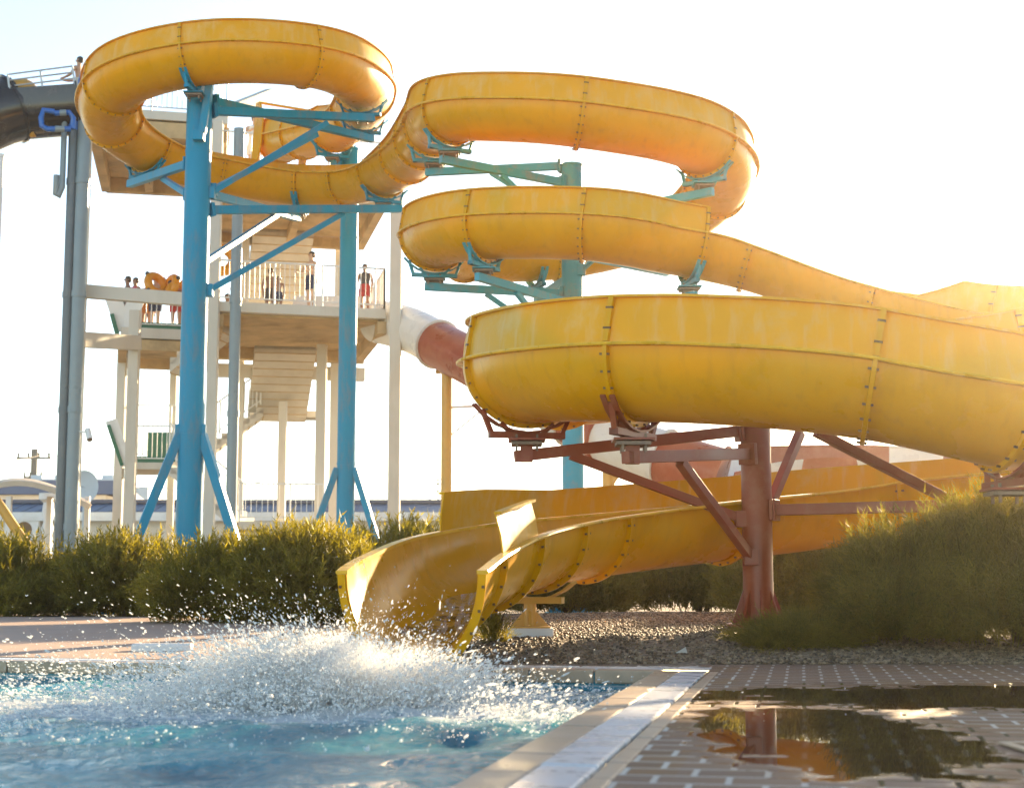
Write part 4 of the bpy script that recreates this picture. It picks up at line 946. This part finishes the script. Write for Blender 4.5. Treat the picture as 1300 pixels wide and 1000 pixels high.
# drain grate corner at the right
p=atz(1352,5.9,0); t=thing('drain_cover','dark metal drain cover in a pale frame at the right edge of the deck','drain cover',(p.x,6.05,0))
m=MB(); m.box((p.x,5.9,.004),(.24,.5,.006)); m.build('grate',M['bolt'],t); m=MB()
for dx in(-.14,.14): m.box((p.x+dx,5.9,.006),(.04,.58,.008))
for dy in(-.27,.27): m.box((p.x,5.9+dy,.006),(.24,.04,.008))
m.build('frame',M['coping'],t)
# ground sheet to the horizon
def back_y(x):
    if x<1.09: return 11.62+.455+(1.09-x)*.294 if x>-26 else 11.62+.455+27.1*.294
    return min(far,12.08+(x-1.09)*1.2)
xs=np.concatenate([[-400,-200,-100,-60],np.arange(-30,14,.4),[16,20,30,60,100,200,400]])
vs=np.concatenate([np.arange(0,9,.35),np.arange(9,20,.8),[22,26,32,40,60,100,180,400,900]])
V=np.zeros((len(xs),len(vs),3))
for i,x in enumerate(xs):
    y0=back_y(x)
    for j,v in enumerate(vs):
        y=y0+v; V[i,j]=(x,y,(terrain(x,y) if v>0 else 0)-.012)
idx=np.arange(len(xs)*len(vs)).reshape(len(xs),len(vs))
F=np.stack([idx[:-1,:-1],idx[1:,:-1],idx[1:,1:],idx[:-1,1:]],-1).reshape(-1,4)
o=np_mesh('ground',V.reshape(-1,3),F,M['ground'],smooth=True); tag(o,kind='structure')
# terracotta path on the left, laid on the ground
pth=[]; 
xs2=np.linspace(-26,-2.6,40); L0=[];L1=[]
for x in xs2:
    y0=back_y(x)+.03; y1=24.5; L0.append([(x,y0+(y1-y0)*f,terrain(x,y0+(y1-y0)*f)+.006) for f in np.linspace(0,1,12)])
V=np.array(L0); idx=np.arange(40*12).reshape(40,12); F=np.stack([idx[:-1,:-1],idx[1:,:-1],idx[1:,1:],idx[:-1,1:]],-1).reshape(-1,4)
o=np_mesh('path',V.reshape(-1,3),F,M['path'],smooth=True); tag(o,kind='structure')
# loose gravel
def ico():
    bm=bmesh.new(); bmesh.ops.create_icosphere(bm,subdivisions=1,radius=1); v=np.array([q.co[:] for q in bm.verts]); f=np.array([[w.index for w in q.verts] for q in bm.faces]); bm.free(); return v,f
IV,IF=ico()
def scatter(name,pos,size,mats,mi=None,squash=.7,smooth=False,jit=.25,axis=None,stretch=None):
    n=len(pos); sc=size[:,None]*(1+rng.uniform(-jit,jit,(n,3))); sc[:,2]*=squash
    V=(IV[None]*(1+rng.uniform(-jit*.5,jit*.5,(n,len(IV),1))))*sc[:,None,:]
    if axis is not None:
        al=(V*axis[:,None,:]).sum(-1,keepdims=True); V=V+al*axis[:,None,:]*(stretch[:,None,None]-1)
    V=V+pos[:,None,:]
    F=(IF[None]+(np.arange(n)*len(IV))[:,None,None]).reshape(-1,3)
    return np_mesh(name,V.reshape(-1,3),F,mats,mi=None if mi is None else np.repeat(mi,len(IF)),smooth=smooth)
for i,c in enumerate([(.15,.095,.05),(.23,.155,.09),(.31,.23,.15),(.09,.06,.035)]): M['stone%d'%i]=simple('gravel_stone_'+'abcd'[i],c,rough=.6,var=.2,scale=20)
n=24000; gx=rng.uniform(-1.9,6.6,n); gy=12.6+rng.uniform(0,1,n)**1.5*8
by=np.array([back_y(x) for x in gx]); k=gy>by+.05; gx,gy=gx[k],gy[k]
gz_=np.array([terrain(x,y) for x,y in zip(gx,gy)])-.006
o=scatter('gravel',np.stack([gx,gy,gz_],-1),rng.uniform(.006,.021,len(gx)),[M['stone%d'%i] for i in range(4)],rng.integers(0,4,len(gx))); tag(o,kind='stuff')
# ------------------------------------------------------------------ splash
def mat_spray():
    m,nt,ns,L,out=newmat('white_spray'); p=N(nt,'ShaderNodeBsdfPrincipled',Roughness=.35); p.inputs['Base Color'].default_value=(.97,.96,.94,1)
    t=N(nt,'ShaderNodeBsdfTranslucent'); t.inputs[0].default_value=(.98,.97,.94,1)
    g=N(nt,'ShaderNodeBsdfTransparent')
    a=N(nt,'ShaderNodeMixShader'); a.inputs[0].default_value=.6; L.new(p.outputs[0],a.inputs[1]); L.new(t.outputs[0],a.inputs[2])
    L.new(a.outputs[0],out.inputs[0]); return m
M['spray']=mat_spray()
def mat_drop():
    m,nt,ns,L,out=newmat('water_drop'); p=N(nt,'ShaderNodeBsdfPrincipled',Roughness=.02,IOR=1.33); p.inputs['Transmission Weight'].default_value=.7; p.inputs['Base Color'].default_value=(.95,.97,.98,1); L.new(p.outputs[0],out.inputs[0]); return m
M['drop']=mat_drop()
def cloud(n,c,s,pw=1.0):
    return np.array(c)+rng.normal(0,1,(n,3))*np.array(s)
parts=[];sizes=[]
def addc(n,c,s,s0,s1):
    q=cloud(n,c,s); q=q[q[:,2]>-.13]; parts.append(q); sizes.append(s0*(s1/s0)**(rng.uniform(0,1,len(q))**2.2))
W=-.1
addc(42000,(-1.3,9.85,.08),(.34,.28,.115),.0018,.009)
addc(16000,(-1.2,9.85,-.06),(.55,.35,.05),.002,.012)
addc(12000,(-1.1,9.9,.0),(.55,.40,.075),.002,.013)
addc(9000,(-.55,10.2,.0),(.24,.30,.09),.002,.012)
addc(7000,(-1.9,9.7,.0),(.60,.6,.10),.0015,.008)
addc(4000,(-2.3,9.6,.0),(.8,.8,.11),.0015,.007)
addc(2400,(-1.7,11.0,.18),(.75,.5,.2),.0015,.008)
addc(1600,(-1.3,10.7,.22),(.45,.4,.18),.0015,.008)
addc(2500,(-1.2,8.8,-.05),(1.0,.9,.07),.0015,.007)
addc(3500,(.05,9.7,-.115),(.42,.75,.012),.003,.012)  # white droplets laid on the water surface as its sun glints
addc(3500,(-2.4,9.4,-.115),(1.0,1.0,.012),.003,.012)  # more droplets added as glints, on the left water
addc(1200,(.15,10.4,-.09),(.40,.5,.03),.0015,.007)
PS=np.concatenate(parts); SZ=np.concatenate(sizes)
mi=(rng.uniform(0,1,len(PS))<.04).astype(int)
AX=PS-np.array([-1.0,10.6,-.45]); AX+=rng.normal(0,.25,AX.shape); AX/=np.linalg.norm(AX,axis=1)[:,None]
o=scatter('splash_and_glint_drops',PS,SZ*.9,[M['spray'],M['drop']],mi,squash=1,smooth=True,jit=.3,axis=AX,stretch=1+rng.exponential(1.1,len(PS))); tag(o,kind='stuff')
m,nt,ns,L,out=newmat('fine_mist'); tc=N(nt,'ShaderNodeTexCoord'); n1=N(nt,'ShaderNodeTexNoise',Scale=3.4,Detail=4.0,Roughness=.6); L.new(tc.outputs['Object'],n1.inputs['Vector'])
vl=N(nt,'ShaderNodeVectorMath',operation='LENGTH'); mp=N(nt,'ShaderNodeMapping'); mp.inputs['Scale'].default_value=(1/1.15,1/.85,1/.5); L.new(tc.outputs['Object'],mp.inputs[0]); L.new(mp.outputs[0],vl.inputs[0])
fo=N(nt,'ShaderNodeMapRange'); fo.inputs[1].default_value=1; fo.inputs[2].default_value=.1; fo.inputs[3].default_value=-.42; fo.inputs[4].default_value=.34; L.new(vl.outputs['Value'],fo.inputs[0])
ad=N(nt,'ShaderNodeMath',operation='ADD'); L.new(n1.outputs[0],ad.inputs[0]); L.new(fo.outputs[0],ad.inputs[1])
dn=N(nt,'ShaderNodeMapRange'); dn.inputs[1].default_value=.38; dn.inputs[2].default_value=.8; dn.inputs[3].default_value=0; dn.inputs[4].default_value=5; L.new(ad.outputs[0],dn.inputs[0])
pv=N(nt,'ShaderNodeVolumePrincipled'); pv.inputs['Color'].default_value=(1,1,1,1); pv.inputs['Anisotropy'].default_value=.35; L.new(dn.outputs[0],pv.inputs['Density']); L.new(pv.outputs[0],out.inputs['Volume'])
mm=MB(); mm.ellipsoid((0,0,0),(1.15,.85,.5),28,16); o=mm.build('splash_mist',m,smooth=True); o.location=(-1.15,9.8,.0); tag(o,kind='stuff')
# ------------------------------------------------------------------ shrubs
def mat_leaf(name,a,b,c,tr=.55):
    m,nt,ns,L,out=newmat(name); tc=N(nt,'ShaderNodeTexCoord'); n=N(nt,'ShaderNodeTexNoise',Scale=1.7,Detail=5.0,Roughness=.7); L.new(tc.outputs['Object'],n.inputs['Vector'])
    g=N(nt,'ShaderNodeNewGeometry'); r1=ramp(nt,[(.3,a),(.52,b),(.72,c)],n.outputs[0])
    rd=ramp(nt,[(0,.7),(1,1.25)],g.outputs['Random Per Island']); cc=mixc(nt,1,r1.outputs[0],rd.outputs[0],'MULTIPLY')
    p=N(nt,'ShaderNodeBsdfPrincipled',Roughness=.55); L.new(cc,p.inputs[0]); t=N(nt,'ShaderNodeBsdfTranslucent'); 
    hs=N(nt,'ShaderNodeHueSaturation',Value=1.7,Saturation=1.05); L.new(cc,hs.inputs['Color']); L.new(hs.outputs[0],t.inputs[0])
    x=N(nt,'ShaderNodeMixShader'); x.inputs[0].default_value=tr; L.new(p.outputs[0],x.inputs[1]); L.new(t.outputs[0],x.inputs[2]); L.new(x.outputs[0],out.inputs[0]); return m
M['leafA']=mat_leaf('tamarisk_foliage',(.13,.11,.014),(.20,.165,.02),(.29,.22,.035))
M['leafB']=mat_leaf('juniper_foliage',(.11,.095,.018),(.175,.145,.026),(.26,.20,.035))
M['twig']=simple('brown_twig',(.12,.075,.04),rough=.8,var=.2)
def plume_template(nn,wid):
    """a feathery spray: axis along +Z, length 1"""
    V=[];F=[]
    def blade(a,b,w,side):
        a=np.array(a);b=np.array(b);s=np.array(side)*w; i=len(V); V.extend([a-s,a+s,b]); F.append((i,i+1,i+2))
    blade((0,0,0),(.02,.0,1),wid*.7,(1,0,0)); blade((0,0,0),(.0,.02,1),wid*.7,(0,1,0))
    for k in range(nn):
        z=.12+.8*k/nn; a=k*2.4; L=.30*(1-.55*k/nn)*rng.uniform(.8,1.2); d=np.array([math.cos(a),math.sin(a),0]); s=np.array([-d[1],d[0],0])
        blade((0,0,z),tuple(d*L*.72+np.array([0,0,z+L*.85])),wid,s)
    return np.array(V),np.array(F)
def shrub(label,cx,cy,rx,ry,h,n,mat,plen=(.25,.5),wid=.018,nn=13,group='feathery shrubs round the pool',lean=0,up=.75,topplume=0):
    t=thing('shrub',label,'shrub',(cx,cy,terrain(cx,cy)),group)
    TV,TF=plume_template(nn,wid)
    # lobes
    lob=[(rng.uniform(-.75,.75),rng.uniform(-.75,.75),rng.uniform(.5,1.12),rng.uniform(.26,.58)) for _ in range(15)]
    P=[];D=[];Ls=[]
    while len(P)<n:
        l=lob[rng.integers(0,len(lob))]
        d=rng.normal(0,1,3); d/=np.linalg.norm(d); d[2]=abs(d[2])*.9-.15
        rad=rng.uniform(.25,1)**.5*l[3]
        x=(l[0]+d[0]*rad); y=(l[1]+d[1]*rad)
        e=math.hypot(x,y)
        if e>1.12: continue
        zt=l[2]*(1-.42*min(1,e)**2.2); z=rng.uniform(.02,1)**.75*zt
        P.append((x*rx,y*ry,z*h-.06)); o_=np.array([x*.8+rng.normal(0,.3)+lean,y*.8+rng.normal(0,.3),up+rng.normal(0,.25)]); D.append(o_/np.linalg.norm(o_)); Ls.append(rng.uniform(*plen))
    for _ in range(topplume):
        x,y=rng.uniform(-.8,.8,2); P.append((x*rx,y*ry,h*rng.uniform(.75,1.0)*(1-.3*math.hypot(x,y)**2))); o_=np.array([rng.normal(0,.35)+lean,rng.normal(0,.3),1]); D.append(o_/np.linalg.norm(o_)); Ls.append(plen[1]*rng.uniform(.7,1.15))
    P=np.array(P);D=np.array(D);Ls=np.array(Ls); n=len(P)
    ref=np.where(np.abs(D[:,2:3])<.95,np.array([[0,0,1.]]),np.array([[1.,0,0]]))
    A=np.cross(ref,D); A/=np.linalg.norm(A,axis=1)[:,None]; Bv=np.cross(D,A)
    th=rng.uniform(0,6.28,n)[:,None]; A2=A*np.cos(th)+Bv*np.sin(th); B2=-A*np.sin(th)+Bv*np.cos(th)
    V=(TV[None,:,0:1]*A2[:,None]+TV[None,:,1:2]*B2[:,None]+TV[None,:,2:3]*D[:,None])*Ls[:,None,None]+P[:,None]
    # droop
    V[:,:,2]-=((V-P[:,None])[:,:,0]**2+(V-P[:,None])[:,:,1]**2)*.35
    F=(TF[None]+(np.arange(n)*len(TV))[:,None,None]).reshape(-1,3)
    np_mesh('foliage',V.reshape(-1,3),F,mat,t)
    m=MB()
    for k in range(16):
        a=rng.uniform(0,6.28); f=rng.uniform(.2,.7); b=(math.cos(a)*rx*f,math.sin(a)*ry*f,h*rng.uniform(.5,.8)); mid=(b[0]*.4,b[1]*.4,b[2]*.5)
        m.tube([(b[0]*.05,b[1]*.05,-.03),mid,b],[.022,.014,.005],6)
    o=m.build('branch',M['twig'],None); o.parent=t
    return t
def sh(px0,px1,Y,pytop,label,n,mat='leafA',ry=1.3,**k):
    x0=atz(px0,Y,.8).x; x1=atz(px1,Y,.8).x; cx=(x0+x1)/2; g=terrain(cx,Y); h=at((px0+px1)/2,pytop,Y).z-g
    return shrub(label,cx,Y,(x1-x0)/2*1.02,ry,h,n,M[mat],**k)
sh(-70,95,26.2,702,'feathery olive shrub at the left end of the hedge, under the grey pipes',4600,wid=.022,plen=(.3,.6),nn=15,topplume=60)
sh(55,265,26.0,700,'broad olive shrub behind the terracotta path, in front of the left blue column',6000,wid=.022,plen=(.3,.6),nn=15,topplume=80)
sh(205,345,22.3,704,'rounded shrub at the end of the path, left behind the splash',4600,wid=.02,plen=(.28,.55),nn=15,ry=1.0,topplume=60)
sh(300,470,21.8,694,'tall sunlit shrub with wispy tips beside the slide mouth',6000,wid=.02,plen=(.28,.6),nn=15,ry=1.1,topplume=160)
sh(420,600,24.5,684,'shrub behind the slide mouth under the second blue column',4600,wid=.021,plen=(.3,.6),nn=15,topplume=90)
sh(640,800,22.2,690,'dark shrub seen below the lower run of the slide, behind the orange post',3400,'leafB',wid=.02,plen=(.25,.5),nn=14,ry=1.0)
sh(770,1010,23.2,668,'dark shrub seen below the lower run, left behind the red column',4000,'leafB',wid=.02,plen=(.25,.5),nn=14,ry=1.0,topplume=40)
sh(930,1180,20.8,672,'shrub behind the red column on its right side',4000,'leafB',wid=.018,plen=(.25,.5),nn=14,ry=1.0,topplume=60)
sh(1062,1215,13.75,694,'wispy green shrub right of the red column at the edge of the paving',4200,'leafB',wid=.012,plen=(.22,.46),nn=16,ry=.72,topplume=220)
sh(1150,1430,13.7,660,'largest shrub, at the right edge of the deck',7000,'leafB',wid=.012,plen=(.24,.52),nn=16,ry=.85,topplume=320)
sh(940,1085,13.5,785,'low spreading shrub in front of the foot of the red column',2200,'leafB',wid=.011,plen=(.15,.32),nn=15,ry=.4,up=.4)
sh(609,650,13.9,768,'small yellow green tuft of leaves beside the slide mouth on the gravel',260,'leafA',wid=.014,plen=(.1,.2),nn=12,ry=.15)
# a scrap of white litter on the gravel
p=atz(865,13.0,.1); t=tag(MB().build('tmp',M['white']),None); bpy.data.objects.remove(t)
m=MB(); g=terrain(p.x,13.0); m.add([(p.x-.05,13,g),(p.x+.05,13,g),(p.x+.03,12.96,g+.05),(p.x-.0,13.05,g+.02)],[(0,1,2),(1,3,2),(0,2,3),(0,3,1)]); o=m.build('marker_stone',M['white']); tag(o,'small white marker stone lying on the gravel by the pool','stone')
# ------------------------------------------------------------------ sky, sun, camera
SUN_AZ=R(25); SUN_EL=R(13.5)
w=bpy.data.worlds.new('World'); scene.world=w; w.use_nodes=True; nt=w.node_tree; bg=nt.nodes['Background']
sky=nt.nodes.new('ShaderNodeTexSky'); sky.sky_type='NISHITA'; sky.sun_disc=False; sky.sun_elevation=SUN_EL; sky.sun_rotation=SUN_AZ
sky.air_density=0.75; sky.dust_density=0.3; sky.ozone_density=1.2
nt.links.new(sky.outputs[0],bg.inputs[0]); bg.inputs[1].default_value=.12
sl=bpy.data.lights.new('sun','SUN'); sl.energy=5.0; sl.angle=R(.6); sl.color=(1,.80,.55)
so=bpy.data.objects.new('sun',sl); COL.objects.link(so)
d=Vector((math.sin(SUN_AZ)*math.cos(SUN_EL),math.cos(SUN_AZ)*math.cos(SUN_EL),math.sin(SUN_EL)))
so.rotation_euler=d.to_track_quat('Z','Y').to_euler(); so.location=(20,60,20)
cam=bpy.data.cameras.new('camera'); co=bpy.data.objects.new('camera',cam); COL.objects.link(co)
co.location=(0,0,CAMZ); co.rotation_euler=(R(90)+PITCH,0,0)
cam.sensor_width=36; cam.sensor_fit='HORIZONTAL'; cam.lens=36*FPX/1300; cam.clip_end=3000; cam.clip_start=.05
cam.dof.use_dof=True; cam.dof.focus_distance=15.5; cam.dof.aperture_fstop=3.2
scene.camera=co
vs_=scene.view_settings; vs_.view_transform='Standard'; vs_.look='None'; vs_.gamma=1; vs_.use_curve_mapping=False; vs_.exposure=1.9; vs_.use_white_balance=True; vs_.white_balance_temperature=7600; vs_.white_balance_tint=8
scene.cycles.use_denoising=True; scene.cycles.max_bounces=8; scene.cycles.transparent_max_bounces=12; scene.cycles.sample_clamp_indirect=6

scene.cycles.volume_bounces=10; scene.cycles.diffuse_bounces=6; scene.cycles.max_bounces=12; scene.cycles.volume_step_rate=1.0; scene.cycles.volume_max_steps=256
GLARE_HAZE=True
if GLARE_HAZE:
    mh,nt,ns,L,out=newmat('glare_haze'); pv=N(nt,'ShaderNodeVolumePrincipled'); pv.inputs['Color'].default_value=(1,.93,.82,1); pv.inputs['Density'].default_value=.0006; pv.inputs['Anisotropy'].default_value=.9  # scattering volume added to stand in for warm lens glare near the sun
    L.new(pv.outputs[0],out.inputs['Volume'])
    m=MB(); m.box((0,440,6.5),(820,960,16.5)); tag(m.build('glare_haze',mh),kind='stuff')
